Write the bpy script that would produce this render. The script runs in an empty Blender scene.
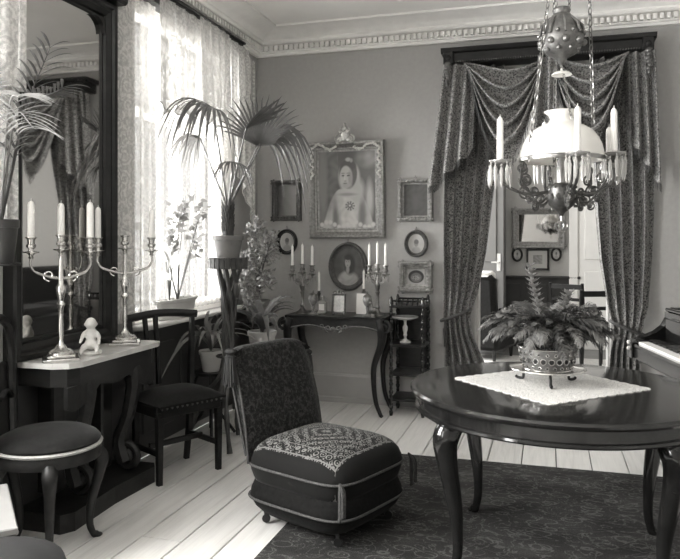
import bpy, bmesh, math, random
import numpy as np
from mathutils import Vector, Matrix, Euler
random.seed(7)
PI = math.pi
sc = bpy.context.scene
COL = sc.collection

# ------------------------------------------------------------------ camera, light, exposure
FPX, UC, HV = 699.0, 340.0, 240.0          # focal length in pixels, centre column, horizon row
CAMH = 1.40
TH = math.radians(16.57)                   # camera turned to the left of the room's depth axis
SN, CS = math.sin(TH), math.cos(TH)
D = 5.80                                   # back wall
XL = -2.50                                 # left wall
ZC = 3.22                                  # ceiling
cam_d = bpy.data.cameras.new('camera')
cam = bpy.data.objects.new('camera', cam_d); COL.objects.link(cam)
cam.location = (0, 0, CAMH); cam.rotation_euler = (PI/2, 0, TH)
cam_d.sensor_width = 36; cam_d.lens = FPX/680*36; cam_d.shift_y = -(279.5-HV)/680
cam_d.clip_start = .05
sc.camera = cam
sc.view_settings.view_transform = 'Standard'; sc.view_settings.look = 'None'
sc.view_settings.gamma = 1; sc.view_settings.use_curve_mapping = False
sc.view_settings.exposure = 0.8
sc.cycles.use_denoising = True
sc.cycles.max_bounces = 10; sc.cycles.transparent_max_bounces = 24; sc.cycles.diffuse_bounces = 5
w = bpy.data.worlds.new('sky'); sc.world = w; w.use_nodes = True
w.node_tree.nodes['Background'].inputs[0].default_value = (1, .99, .96, 1)
w.node_tree.nodes['Background'].inputs[1].default_value = .55
def area(name, loc, rot, sx, sy, watt):
    l = bpy.data.lights.new(name, 'AREA'); l.shape = 'RECTANGLE'; l.size = sx; l.size_y = sy; l.energy = watt
    l.color = (1, .995, .98)
    o = bpy.data.objects.new(name, l); COL.objects.link(o); o.location = loc; o.rotation_euler = rot
    return o
# daylight standing in the window openings of the left wall (two in this room, one beyond the doorway)
area('daylight_near_window', (-2.86, 1.60, 1.95), (0, -PI/2, 0), 2.0, 1.5, 500)
area('daylight_far_window', (-2.86, 4.60, 1.95), (0, -PI/2, 0), 2.0, 1.4, 125).data.spread = math.radians(84)
area('daylight_rear_window', (-2.86, -1.0, 1.95), (0, -PI/2, 0), 2.0, 1.3, 170)
area('daylight_next_room', (-2.86, 7.9, 1.75), (0, -PI/2, 0), 2.0, 1.6, 150)

# ------------------------------------------------------------------ pixel helpers (direction from the pixel, distance from what the thing touches)
def cr(lat, d, z=0.0): return Vector((-SN*d + CS*lat, CS*d + SN*lat, z))
def ray(u): a = (u-UC)/FPX; return -SN + CS*a, CS + SN*a
def fl(u, v, z=0.0):
    d = (CAMH-z)*FPX/(v-HV); return cr((u-UC)/FPX*d, d, z)
def onY(u, v, Y):
    rx, ry = ray(u); t = Y/ry; return Vector((rx*t, Y, CAMH-(v-HV)/FPX*t))
def onX(u, v, X):
    rx, ry = ray(u); t = X/rx; return Vector((X, ry*t, CAMH-(v-HV)/FPX*t))
def atd(u, v, d): return cr((u-UC)/FPX*d, d, CAMH-(v-HV)/FPX*d)

# ------------------------------------------------------------------ mesh builder
class MB:
    def __init__(s): s.v = []; s.f = []
    def add(s, vs, fs, M=None):
        o = len(s.v)
        s.v += [tuple(M @ Vector(p)) if M is not None else tuple(p) for p in vs]
        s.f += [tuple(i+o for i in f) for f in fs]; return s
    def box(s, c, d, rot=None, bev=0):
        x, y, z = d[0]/2, d[1]/2, d[2]/2
        M = Matrix.Translation(c)
        if rot is not None: M = M @ Euler(rot).to_matrix().to_4x4()
        if bev <= 0:
            vs = [(-x,-y,-z),(x,-y,-z),(x,y,-z),(-x,y,-z),(-x,-y,z),(x,-y,z),(x,y,z),(-x,y,z)]
            fs = [(0,3,2,1),(4,5,6,7),(0,1,5,4),(1,2,6,5),(2,3,7,6),(3,0,4,7)]
            return s.add(vs, fs, M)
        b = min(bev, x*.9, y*.9, z*.9); vs = []; fs = []
        for sx in (-1,1):
            for sy in (-1,1):
                for sz in (-1,1):
                    vs += [(sx*x, sy*(y-b), sz*(z-b)), (sx*(x-b), sy*y, sz*(z-b)), (sx*(x-b), sy*(y-b), sz*z)]
        def ix(a, b_, c_, k): return (((a > 0)*2+(b_ > 0))*2+(c_ > 0))*3+k
        for a in (-1,1):
            fs.append([ix(a,-1,-1,0), ix(a,1,-1,0), ix(a,1,1,0), ix(a,-1,1,0)])
            fs.append([ix(-1,a,-1,1), ix(1,a,-1,1), ix(1,a,1,1), ix(-1,a,1,1)])
            fs.append([ix(-1,-1,a,2), ix(1,-1,a,2), ix(1,1,a,2), ix(-1,1,a,2)])
        for a in (-1,1):
            for b_ in (-1,1):
                fs.append([ix(a,b_,-1,0), ix(a,b_,1,0), ix(a,b_,1,1), ix(a,b_,-1,1)])
                fs.append([ix(a,-1,b_,0), ix(a,1,b_,0), ix(a,1,b_,2), ix(a,-1,b_,2)])
                fs.append([ix(-1,a,b_,1), ix(1,a,b_,1), ix(1,a,b_,2), ix(-1,a,b_,2)])
        for a in (-1,1):
            for b_ in (-1,1):
                for c_ in (-1,1): fs.append([ix(a,b_,c_,0), ix(a,b_,c_,1), ix(a,b_,c_,2)])
        return s.add(vs, fs, M)
    def lathe(s, prof, n=24, c=(0,0,0), M=None, sx=1, sy=1, caps=True):
        vs = []; fs = []
        for r, z in prof:
            for k in range(n):
                a = 2*PI*k/n; vs.append((c[0]+sx*r*math.cos(a), c[1]+sy*r*math.sin(a), c[2]+z))
        for i in range(len(prof)-1):
            for k in range(n): fs.append((i*n+k, i*n+(k+1)%n, (i+1)*n+(k+1)%n, (i+1)*n+k))
        m = (len(prof)-1)*n
        if caps: fs.append(tuple(range(n-1,-1,-1))); fs.append(tuple(range(m, m+n)))
        return s.add(vs, fs, M)
    def tube(s, pts, r, n=8, closed=False, M=None, sq=1.0):
        pts = [Vector(p) for p in pts]; N = len(pts)
        rr = list(r) if hasattr(r, '__len__') else [r]*N
        T = []
        for i in range(N):
            a = pts[(i-1) % N] if closed or i > 0 else pts[0]
            b = pts[(i+1) % N] if closed or i < N-1 else pts[-1]
            t = (b-a); T.append(t.normalized() if t.length > 1e-9 else Vector((0,0,1)))
        up = Vector((0,0,1)) if abs(T[0].z) < .9 else Vector((1,0,0))
        nrm = (up - T[0]*up.dot(T[0])).normalized(); vs = []; fs = []
        for i in range(N):
            nrm = nrm - T[i]*nrm.dot(T[i])
            nrm = nrm.normalized() if nrm.length > 1e-6 else T[i].orthogonal().normalized()
            bi = T[i].cross(nrm)
            for k in range(n):
                a = 2*PI*(k+.5)/n; vs.append(pts[i] + nrm*(rr[i]*math.cos(a)) + bi*(rr[i]*sq*math.sin(a)))
        L = N if closed else N-1
        for i in range(L):
            j = (i+1) % N
            for k in range(n): fs.append((i*n+k, i*n+(k+1)%n, j*n+(k+1)%n, j*n+k))
        if not closed:
            fs.append(tuple(range(n-1,-1,-1))); fs.append(tuple(range((N-1)*n, N*n)))
        return s.add(vs, fs, M)
    def ell(s, c, r, n=10, m=6, rot=None, M=None):
        if not hasattr(r, '__len__'): r = (r,r,r)
        vs = [(0,0,-r[2])]; fs = []
        for i in range(1, m):
            p = -PI/2 + PI*i/m
            for k in range(n):
                a = 2*PI*k/n; vs.append((r[0]*math.cos(p)*math.cos(a), r[1]*math.cos(p)*math.sin(a), r[2]*math.sin(p)))
        vs.append((0,0,r[2])); e = len(vs)-1
        for k in range(n):
            fs.append((0, 1+(k+1)%n, 1+k)); fs.append((e, 1+(m-2)*n+k, 1+(m-2)*n+(k+1)%n))
        for i in range(m-2):
            for k in range(n): fs.append((1+i*n+k, 1+i*n+(k+1)%n, 1+(i+1)*n+(k+1)%n, 1+(i+1)*n+k))
        MM = Matrix.Translation(c)
        if rot is not None: MM = MM @ Euler(rot).to_matrix().to_4x4()
        if M is not None: MM = M @ MM
        return s.add(vs, fs, MM)
    def prism(s, poly, t0, t1, plane='xz', M=None):
        n = len(poly)
        def mk(p, t):
            return {'xz': (p[0], t, p[1]), 'xy': (p[0], p[1], t), 'yz': (t, p[0], p[1])}[plane]
        vs = [mk(p, t0) for p in poly] + [mk(p, t1) for p in poly]
        fs = [tuple(range(n)), tuple(range(2*n-1, n-1, -1))]
        for i in range(n): fs.append((i, (i+1) % n, n+(i+1) % n, n+i))
        return s.add(vs, fs, M)
    def grid(s, fn, nu, nv, cu=False, M=None):
        vs = [fn(i/nu, j/nv) for j in range(nv+1) for i in range(nu if cu else nu+1)]
        W = nu if cu else nu+1; fs = []
        for j in range(nv):
            for i in range(nu):
                a = j*W+i; b = j*W+(i+1) % W; fs.append((a, b, b+W, a+W))
        return s.add(vs, fs, M)
    def frame(s, w, h, prof, M=None, arc=None):
        """mitred frame round a w x h opening in the xz plane; prof = [(outward, forward)], forward is -y"""
        cs = [(-w/2,-h/2,-1,-1),(w/2,-h/2,1,-1),(w/2,h/2,1,1),(-w/2,h/2,-1,1)]; n = len(prof); vs = []; fs = []
        for x, z, a, b in cs:
            for o, f in prof: vs.append((x+a*o, -f, z+b*o))
        for i in range(4):
            j = (i+1) % 4
            for k in range(n-1): fs.append((i*n+k, j*n+k, j*n+k+1, i*n+k+1))
        return s.add(vs, fs, M)
    def oval(s, a, b, prof, n=40, M=None):
        vs = []; fs = []; m = len(prof)
        for k in range(n):
            t = 2*PI*k/n
            for o, f in prof: vs.append(((a+o)*math.cos(t), -f, (b+o)*math.sin(t)))
        for k in range(n):
            j = (k+1) % n
            for q in range(m-1): fs.append((k*m+q, j*m+q, j*m+q+1, k*m+q+1))
        return s.add(vs, fs, M)
    def mesh(s, name, m, smooth=True, ang=40):
        me = bpy.data.meshes.new(name); me.from_pydata(s.v, [], s.f)
        bm = bmesh.new(); bm.from_mesh(me); bmesh.ops.recalc_face_normals(bm, faces=bm.faces); bm.to_mesh(me); bm.free()
        if smooth:
            me.polygons.foreach_set('use_smooth', [True]*len(me.polygons))
            try: me.set_sharp_from_angle(angle=math.radians(ang))
            except Exception: pass
        if m is not None: me.materials.append(m)
        me.update(); return me
    def build(s, name, m, parent=None, smooth=True, ang=40, loc=None, rot=None):
        return link(name, s.mesh(name, m, smooth, ang), parent, loc, rot)

def link(name, me, parent=None, loc=None, rot=None):
    o = bpy.data.objects.new(name, me); COL.objects.link(o)
    if parent is not None: o.parent = parent
    if loc is not None: o.location = loc
    if rot is not None: o.rotation_euler = rot
    return o
def tag(o, label=None, cat=None, group=None, kind=None):
    if label: o['label'] = label
    if cat: o['category'] = cat
    if group: o['group'] = group
    if kind: o['kind'] = kind
    return o
def thing(name, label, cat, loc=(0,0,0), rz=0.0, group=None):
    o = bpy.data.objects.new(name, None); COL.objects.link(o); o.empty_display_size = .05
    o.location = loc; o.rotation_euler = (0,0,rz); return tag(o, label, cat, group)
def copy_tree(o, parent=None):
    c = o.copy(); COL.objects.link(c); c.parent = parent
    for ch in [x for x in COL.objects if x.parent == o]: copy_tree(ch, c)
    return c
def S(o, label=None): return tag(o, label, None, None, 'structure')
def bez(P, n=16):
    """smooth Catmull-Rom through points"""
    P = [Vector(p) for p in P]; Q = [P[0]*2-P[1]] + P + [P[-1]*2-P[-2]]; out = []
    for i in range(1, len(Q)-2):
        for k in range(n):
            t = k/n; a, b, c, d = Q[i-1], Q[i], Q[i+1], Q[i+2]
            out.append(.5*((2*b)+(c-a)*t+(2*a-5*b+4*c-d)*t*t+(-a+3*b-3*c+d)*t**3))
    out.append(P[-1]); return out
def lerp(a, b, t): return a+(b-a)*t
def interp(x, xs, ys): return float(np.interp(x, xs, ys))
def spiral(c, r0, r1, a0, turns, n=20, plane='xz', y=0):
    out = []
    for k in range(n+1):
        t = k/n; r = lerp(r0, r1, t); a = a0 + turns*2*PI*t
        if plane == 'xz': out.append((c[0]+r*math.cos(a), y, c[1]+r*math.sin(a)))
        else: out.append((y, c[0]+r*math.cos(a), c[1]+r*math.sin(a)))
    return out

# ------------------------------------------------------------------ materials (the place is known only in black and white: warm greys)
def g(v): return (v, v*.985, v*.955, 1)
class NT:
    def __init__(s, name):
        s.m = bpy.data.materials.new(name); s.m.use_nodes = True; s.t = s.m.node_tree
        s.b = s.t.nodes['Principled BSDF']; s.out = s.t.nodes['Material Output']
    def n(s, typ, **kw):
        x = s.t.nodes.new(typ)
        for k, v in kw.items(): setattr(x, k, v)
        return x
    def l(s, a, b): s.t.links.new(a, b)
    def coord(s, scale=(1,1,1), kind='Object', rot=(0,0,0)):
        tc = s.n('ShaderNodeTexCoord'); mp = s.n('ShaderNodeMapping'); s.l(tc.outputs[kind], mp.inputs[0])
        mp.inputs['Scale'].default_value = scale; mp.inputs['Rotation'].default_value = rot; return mp.outputs[0]
    def math(s, op, a, b=None, c=None):
        x = s.n('ShaderNodeMath', operation=op)
        for i, q in enumerate((a, b, c)):
            if q is None: continue
            if isinstance(q, (int, float)): x.inputs[i].default_value = q
            else: s.l(q, x.inputs[i])
        return x.outputs[0]
    def ramp(s, f, stops, interp='LINEAR'):
        x = s.n('ShaderNodeValToRGB'); x.color_ramp.interpolation = interp
        e = x.color_ramp.elements
        while len(e) < len(stops): e.new(.5)
        for q, (p, v) in zip(e, stops): q.position = p; q.color = g(v) if not hasattr(v, '__len__') else v
        s.l(f, x.inputs[0]); return x.outputs[0]
    def noise(s, vec, scale=8, detail=4, rough=.55, dist=0):
        x = s.n('ShaderNodeTexNoise'); s.l(vec, x.inputs['Vector']); x.inputs['Scale'].default_value = scale
        x.inputs['Detail'].default_value = detail; x.inputs['Roughness'].default_value = rough; x.inputs['Distortion'].default_value = dist
        return x.outputs[0]
    def vor(s, vec, scale=8, feature='F1', out=0, rnd=1.0):
        x = s.n('ShaderNodeTexVoronoi', feature=feature); s.l(vec, x.inputs['Vector']); x.inputs['Scale'].default_value = scale
        x.inputs['Randomness'].default_value = rnd
        return x.outputs[out]
    def bump(s, h, strength=.3, dist=.01):
        x = s.n('ShaderNodeBump'); x.inputs['Strength'].default_value = strength; x.inputs['Distance'].default_value = dist
        s.l(h, x.inputs['Height']); s.l(x.outputs[0], s.b.inputs['Normal'])
    def set(s, rough=.6, metal=0, spec=.5, coat=0, sheen=0):
        s.b.inputs['Roughness'].default_value = rough; s.b.inputs['Metallic'].default_value = metal
        s.b.inputs['Specular IOR Level'].default_value = spec; s.b.inputs['Coat Weight'].default_value = coat
        s.b.inputs['Coat Roughness'].default_value = .08; s.b.inputs['Sheen Weight'].default_value = sheen
        s.b.inputs['Sheen Roughness'].default_value = .4
MC = {}
def mat(name, val, rough=.6, metal=0, spec=.5, var=.12, scale=9, stretch=(1,1,1), bump=0, coat=0, sheen=0, trans=0):
    if name in MC: return MC[name]
    t = NT(name); t.set(rough, metal, spec, coat, sheen)
    c = t.coord(stretch); nz = t.noise(c, scale, 5)
    t.l(t.ramp(nz, [(.25, val*(1-var)), (.75, val*(1+var))]), t.b.inputs['Base Color'])
    if bump: t.bump(nz, bump, .004)
    if trans:
        tr = t.n('ShaderNodeBsdfTranslucent'); tr.inputs[0].default_value = g(min(1, val*1.3)); mx = t.n('ShaderNodeMixShader')
        mx.inputs[0].default_value = trans; t.l(t.b.outputs[0], mx.inputs[1]); t.l(tr.outputs[0], mx.inputs[2]); t.l(mx.outputs[0], t.out.inputs[0])
    MC[name] = t.m; return t.m

M_wall = mat('wallpaper grey', .37, .85, spec=.2, var=.05, scale=30, bump=.08)
M_wall2 = mat('wallpaper next room', .42, .85, spec=.2, var=.05, scale=20)
M_ceil = mat('ceiling plaster', .86, .9, spec=.1, var=.03, scale=4)
M_plaster = mat('cornice plaster', .78, .8, spec=.2, var=.05, scale=12)
M_base = mat('painted skirting', .33, .5, var=.06, scale=6)
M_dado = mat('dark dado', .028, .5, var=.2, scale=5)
M_white = mat('white painted wood', .72, .45, var=.03)
M_sub = mat('gap dark', .02, .9, var=.1)
M_jamb = mat('painted door grey', .38, .45, var=.05)
M_dark = mat('dark polished wood', .011, .32, spec=.28, var=.5, scale=5, stretch=(1,1,6), coat=.1)
M_ebony = mat('black lacquer', .006, .15, spec=.4, var=.3, coat=.3)
M_carved = mat('dark carved wood', .014, .45, spec=.3, var=.5, scale=25, bump=.3)
M_velvet = mat('dark velvet', .011, .85, spec=.12, var=.4, scale=40, sheen=.1)
M_silver = mat('tarnished silver', .62, .22, 1.0, var=.2, scale=20)
M_brass = mat('aged brass', .26, .32, 1.0, var=.35, scale=30, bump=.2)
M_gilt = mat('gilt gesso', .25, .38, .5, var=.4, scale=45, bump=.15)
M_giltd = mat('dull gilt frame', .095, .45, .4, var=.4, scale=50, bump=.35)
M_wax = mat('white wax', .80, .5, spec=.4, var=.03)
M_iron = mat('black iron', .012, .45, .3, var=.3)
M_marble = mat('pale marble', .52, .22, var=.18, scale=7, stretch=(1,1,1))
M_bisque = mat('white bisque', .62, .5, var=.05)
M_terra = mat('clay pot', .16, .8, spec=.2, var=.15, scale=14)
M_potl = mat('pale glazed pot', .55, .4, var=.08)
M_potd = mat('dark glazed pot', .035, .4, var=.2)
M_soil = mat('potting soil', .012, .95, var=.4, scale=60, bump=.5)
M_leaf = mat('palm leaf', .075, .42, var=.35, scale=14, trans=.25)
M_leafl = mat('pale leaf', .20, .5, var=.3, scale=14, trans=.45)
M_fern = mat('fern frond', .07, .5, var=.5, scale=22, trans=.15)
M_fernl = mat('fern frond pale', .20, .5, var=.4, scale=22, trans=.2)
M_bush = mat('small leaves', .22, .45, var=.55, scale=30, trans=.3)
M_bark = mat('rough branch', .045, .7, var=.5, scale=30, stretch=(1,1,.3), bump=.4)
M_stem = mat('green stem', .09, .5, var=.2)
M_card = mat('pale card', .7, .6, var=.05)
M_cord = mat('twisted cord', .04, .7, var=.5, scale=90, bump=.5)
M_fringe = mat('dark fringe', .03, .8, var=.5, scale=60)
M_opal = mat('opal glass', .88, .2, spec=.5, var=.01, trans=.35)
M_key = mat('ivory keys', .75, .25, var=.02)
M_brick = mat('pressed mount', .68, .7, var=.02)
M_porc = mat('pale porcelain', .6, .25, var=.1, scale=30)

def M_mirror():
    t = NT('silvered mirror'); t.set(.03, 1.0); t.b.inputs['Base Color'].default_value = g(.5); return t.m
M_mirror = M_mirror()
def M_glassdrop():
    t = NT('cut crystal'); t.set(.06, 0, 1.0); t.b.inputs['Base Color'].default_value = g(.62)
    t.b.inputs['Transmission Weight'].default_value = .5; t.b.inputs['IOR'].default_value = 1.5; return t.m
M_crystal = M_glassdrop()
def M_pane():
    t = NT('window glass'); tr = t.n('ShaderNodeBsdfTransparent'); gl = t.n('ShaderNodeBsdfGlossy'); mx = t.n('ShaderNodeMixShader')
    gl.inputs['Roughness'].default_value = .03; mx.inputs[0].default_value = .06
    t.l(tr.outputs[0], mx.inputs[1]); t.l(gl.outputs[0], mx.inputs[2]); t.l(mx.outputs[0], t.out.inputs[0]); return t.m
M_pane = M_pane()
def plank_mat():
    t = NT('scrubbed floorboards'); t.set(.5, 0, .35)
    oi = t.n('ShaderNodeObjectInfo'); c = t.coord((9, .6, 9)); nz = t.noise(c, 3, 6, .6, .6)
    c2 = t.coord((60, 1.2, 60)); n2 = t.noise(c2, 2, 4)
    k = t.math('ADD', t.math('MULTIPLY', nz, .7), t.math('MULTIPLY', n2, .3)); k = t.math('ADD', k, t.math('MULTIPLY', oi.outputs['Random'], .16))
    t.l(t.ramp(k, [(.3, .48), (.55, .62), (.8, .72)]), t.b.inputs['Base Color']); t.bump(n2, .12, .002); return t.m
M_plank = plank_mat()
def damask():
    t = NT('damask curtain cloth'); t.set(.8, 0, .2, sheen=.12)
    c = t.coord((1,1,1)); v1 = t.vor(c, 75); n1 = t.noise(c, 62, 3, .6, 1.2)
    k = t.math('ADD', t.math('MULTIPLY', n1, .8), t.math('MULTIPLY', v1, .45))
    t.l(t.ramp(k, [(.38, .016), (.52, .075), (.62, .18), (.82, .29)]), t.b.inputs['Base Color']); t.bump(n1, .25, .004); return t.m
M_damask = damask()
def lace(name, lo, hi, tr_w=.14):
    t = NT(name); c = t.coord((1,1,1))
    f1 = t.vor(c, 11); ringy = t.math('SINE', t.math('MULTIPLY', f1, 24)); n1 = t.noise(c, 38, 3, .6, .8)
    net = t.vor(c, 120, 'DISTANCE_TO_EDGE')
    k = t.math('ADD', t.math('MULTIPLY', ringy, .11), n1); k = t.math('ADD', k, t.math('MULTIPLY', t.math('LESS_THAN', net, .12), .12))
    a = t.ramp(k, [(.38, (lo,lo,lo,1)), (.58, (lo+.4*(hi-lo),)*3+(1,)), (.72, (hi,hi,hi,1))])
    d = t.n('ShaderNodeBsdfDiffuse'); d.inputs[0].default_value = g(.62); tl = t.n('ShaderNodeBsdfTranslucent'); tl.inputs[0].default_value = g(.82)
    m1 = t.n('ShaderNodeMixShader'); m1.inputs[0].default_value = tr_w; t.l(d.outputs[0], m1.inputs[1]); t.l(tl.outputs[0], m1.inputs[2])
    tp = t.n('ShaderNodeBsdfTransparent'); m2 = t.n('ShaderNodeMixShader'); t.l(a, m2.inputs[0]); t.l(tp.outputs[0], m2.inputs[1]); t.l(m1.outputs[0], m2.inputs[2])
    t.l(m2.outputs[0], t.out.inputs[0]); return t.m
M_lace = lace('lace net curtain', .55, .95, .02); M_sheer = lace('sheer muslin', .42, .62, .015)
def doily_mat():
    t = NT('crochet lace mat'); t.set(.85, 0, .2); c = t.coord((1,1,1)); f = t.vor(c, 38); r = t.math('SINE', t.math('MULTIPLY', f, 30))
    n = t.noise(c, 90, 2); k = t.math('ADD', t.math('MULTIPLY', r, .3), n)
    t.l(t.ramp(k, [(.25, .42), (.6, .78)]), t.b.inputs['Base Color']); t.bump(k, .5, .003); return t.m
M_doily = doily_mat()
def rug_mat():
    t = NT('patterned carpet'); t.set(.95, 0, .1); c = t.coord((1,1.6,1)); w1 = t.noise(c, 5.5, 3, .5, 2.2); v = t.vor(c, 7)
    line = t.math('ABSOLUTE', t.math('SUBTRACT', w1, .5)); ln = t.math('LESS_THAN', line, .018)
    v2 = t.math('ABSOLUTE', t.math('SUBTRACT', v, .35)); ln2 = t.math('LESS_THAN', v2, .03)
    gr = t.noise(c, 160, 2); bl = t.noise(c, 3, 3)
    base = t.math('ADD', t.math('MULTIPLY', gr, .6), t.math('MULTIPLY', bl, .5))
    k = t.math('ADD', base, t.math('MULTIPLY', t.math('MAXIMUM', ln, ln2), t.math('MULTIPLY', gr, .4)))
    t.l(t.ramp(k, [(.38, .014), (.60, .042), (.85, .12)]), t.b.inputs['Base Color']); t.bump(gr, .5, .004); return t.m
M_rug = rug_mat()
def tapestry():
    t = NT('tapestry seat cover'); t.set(.9, 0, .12, sheen=.05)
    tc = t.n('ShaderNodeTexCoord'); sp = t.n('ShaderNodeSeparateXYZ'); t.l(tc.outputs['Object'], sp.inputs[0])
    ax = t.math('ABSOLUTE', sp.outputs[0]); ay = t.math('ABSOLUTE', sp.outputs[1]); mx = t.math('MAXIMUM', ax, ay)
    c = t.coord((1,1,0)); v = t.vor(c, 26, rnd=.35); n = t.noise(c, 60, 2); rg = t.math('SINE', t.math('MULTIPLY', v, 22))
    rad = t.math('SQRT', t.math('ADD', t.math('MULTIPLY', ax, ax), t.math('MULTIPLY', ay, ay))); rr = t.math('SINE', t.math('MULTIPLY', rad, 120))
    dia = t.math('SINE', t.math('MULTIPLY', t.math('ADD', ax, ay), 95))
    k = t.math('ADD', t.math('ADD', t.math('MULTIPLY', rg, .30), t.math('MULTIPLY', dia, .18)), t.math('ADD', t.math('MULTIPLY', rr, .12), n))
    pat = t.ramp(k, [(.35, .010), (.55, .04), (.75, .17)])
    def band(lo, hi): return t.math('MULTIPLY', t.math('GREATER_THAN', mx, lo), t.math('LESS_THAN', mx, hi))
    line = t.math('MAXIMUM', band(.195,.200), band(.250,.256))
    m1 = t.n('ShaderNodeMix', data_type='RGBA'); t.l(line, m1.inputs[0]); t.l(pat, m1.inputs[6]); m1.inputs[7].default_value = g(.15)
    edge = t.math('GREATER_THAN', mx, .262); m2 = t.n('ShaderNodeMix', data_type='RGBA'); t.l(edge, m2.inputs[0]); t.l(m1.outputs[2], m2.inputs[6]); m2.inputs[7].default_value = g(.012)
    t.l(m2.outputs[2], t.b.inputs['Base Color']); t.bump(n, .3, .003); return t.m
M_tap = tapestry()
def brocade():
    t = NT('brocade chair back'); t.set(.85, 0, .15, sheen=.1); c = t.coord((1,1,1)); n = t.noise(c, 55, 3, .6, 1.5); v = t.vor(c, 45)
    k = t.math('ADD', n, t.math('MULTIPLY', v, .35)); t.l(t.ramp(k, [(.45, .006), (.66, .013), (.85, .040)]), t.b.inputs['Base Color']); t.bump(n, .3, .004); return t.m
M_brocade = brocade()
def table_mat():
    t = NT('polished mahogany'); t.set(.12, 0, .45, coat=.15); c = t.coord((1.2,14,8)); n = t.noise(c, 2.2, 5, .6, 1.0)
    t.l(t.ramp(n, [(.3, .006), (.7, .016)]), t.b.inputs['Base Color']); return t.m
M_table = table_mat()
def vcol_mat():
    t = NT('painted picture'); t.set(.45, 0, .4); a = t.n('ShaderNodeAttribute'); a.attribute_name = 'Col'; t.l(a.outputs[0], t.b.inputs['Base Color'])
    t.bump(t.noise(t.coord((1,1,1)), 120, 2), .15, .002); return t.m
M_paint = vcol_mat()

# ================================================================== THE SETTING
XR, YF, YB, WT = 2.6, -2.0, D, .15
DX0, DX1, DZ = -.56, .46, 2.46            # doorway in the back wall
YN = 9.5                                  # far wall of the next room
floor = S(MB().box(((XL+XR)/2, (YF+D)/2, -.042), (XR-XL, D-YF, .036)).build('floor', M_sub, smooth=False))
x = -1.84 - .21*4
row = 0
while x < XR:
    a, b = max(x, XL)+.0034, min(x+.21, XR)-.0034
    if b > a+.02:
        cuts = [YF] + sorted([[-.3, 3.62], [1.2], [.5, 4.4], [2.1], [-.8, 2.9]][row % 5]) + [D]
        for y0, y1 in zip(cuts[:-1], cuts[1:]):
            MB().box(((a+b)/2, (y0+y1)/2, -.012), (b-a, y1-y0-.003, .024), bev=.002).build('plank', M_plank, floor, smooth=False)
        row += 1
    x += .21
S(MB().box((-.3, (D+WT+YN)/2+.0, -.03), (5.4, YN-D-WT, .06)).build('floor', mat('next room floor', .16, .5, var=.2, scale=4), smooth=False))
S(MB().box(((DX0+DX1)/2, D+WT/2, -.03), (DX1-DX0, WT, .06)).build('threshold', M_dark, smooth=False), 'dark wooden threshold in the doorway to the next room')
S(MB().box((0, (YF+D)/2, ZC+.05), (5.6, D-YF+.6, .1)).build('ceiling', M_ceil, smooth=False))
S(MB().box((-.3, (D+YN)/2+.2, 3.0+.05), (5.6, YN-D, .1)).build('ceiling', M_ceil, smooth=False))
wb = MB()
wb.box(((XL+DX0)/2, D+WT/2, 1.66), (DX0-XL, WT, 3.32)); wb.box(((DX1+XR)/2, D+WT/2, 1.66), (XR-DX1, WT, 3.32))
wb.box(((DX0+DX1)/2, D+WT/2, (DZ+3.32)/2), (DX1-DX0, WT, 3.32-DZ))
S(wb.build('wall_back', M_wall, smooth=False))
WIN = [(-1.65, -.35), (.90, 2.40), (3.86, 5.28)]; WZ0, WZ1 = .86, 2.96
wl = MB(); ys = [YF-.2] + [q for ab in WIN for q in ab] + [D+WT]
for i in range(0, len(ys), 2): wl.box((XL-.11, (ys[i]+ys[i+1])/2, 1.66), (.22, ys[i+1]-ys[i], 3.32))
for a, b in WIN:
    wl.box((XL-.11, (a+b)/2, WZ0/2), (.22, b-a, WZ0)); wl.box((XL-.11, (a+b)/2, (WZ1+3.32)/2), (.22, b-a, 3.32-WZ1))
S(wl.build('wall_left', M_wall, smooth=False))
S(MB().box((XR+.1, (YF+D)/2, 1.66), (.2, D-YF+.4, 3.32)).build('wall_right', M_wall, smooth=False))
S(MB().box((0, YF-.1, 1.66), (5.4, .2, 3.32)).build('wall_front', M_wall, smooth=False))
# windows: casing, sashes and panes; a projecting sill
for i, (a, b) in enumerate(WIN):
    yc, wd = (a+b)/2, b-a
    root = MB()
    for y in (a+.04, b-.04): root.box((XL-.12, y, (WZ0+WZ1)/2), (.1, .08, WZ1-WZ0))
    for z in (WZ0+.04, WZ1-.04): root.box((XL-.12, yc, z), (.1, wd-.16, .08))
    wn = S(root.build('window_%d' % (i+1), M_white, smooth=False))
    sa = MB(); sa.box((XL-.12, yc, (WZ0+WZ1)/2), (.06, .07, WZ1-WZ0-.16)); sa.box((XL-.12, yc, 2.25), (.06, wd-.16, .06))
    sa.build('sash', M_white, wn, smooth=False)
    for y0, y1 in ((a+.08, yc-.035), (yc+.035, b-.08)):
        for z0, z1 in ((WZ0+.08, 2.22), (2.28, WZ1-.08)):
            MB().box((XL-.12, (y0+y1)/2, (z0+z1)/2), (.006, y1-y0, z1-z0)).build('pane', M_pane, wn, smooth=False)
    MB().box((XL+.035, yc, WZ0-.015), (.13, wd+.08, .03), bev=.008).build('window_sill', M_white, wn, smooth=False)
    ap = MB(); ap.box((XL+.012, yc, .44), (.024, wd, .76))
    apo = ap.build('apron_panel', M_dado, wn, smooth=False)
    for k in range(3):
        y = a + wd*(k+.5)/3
        MB().box((XL+.028, y, .44), (.012, wd/3-.09, .56), bev=.004).build('panel', M_dado, wn, smooth=False)
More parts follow.
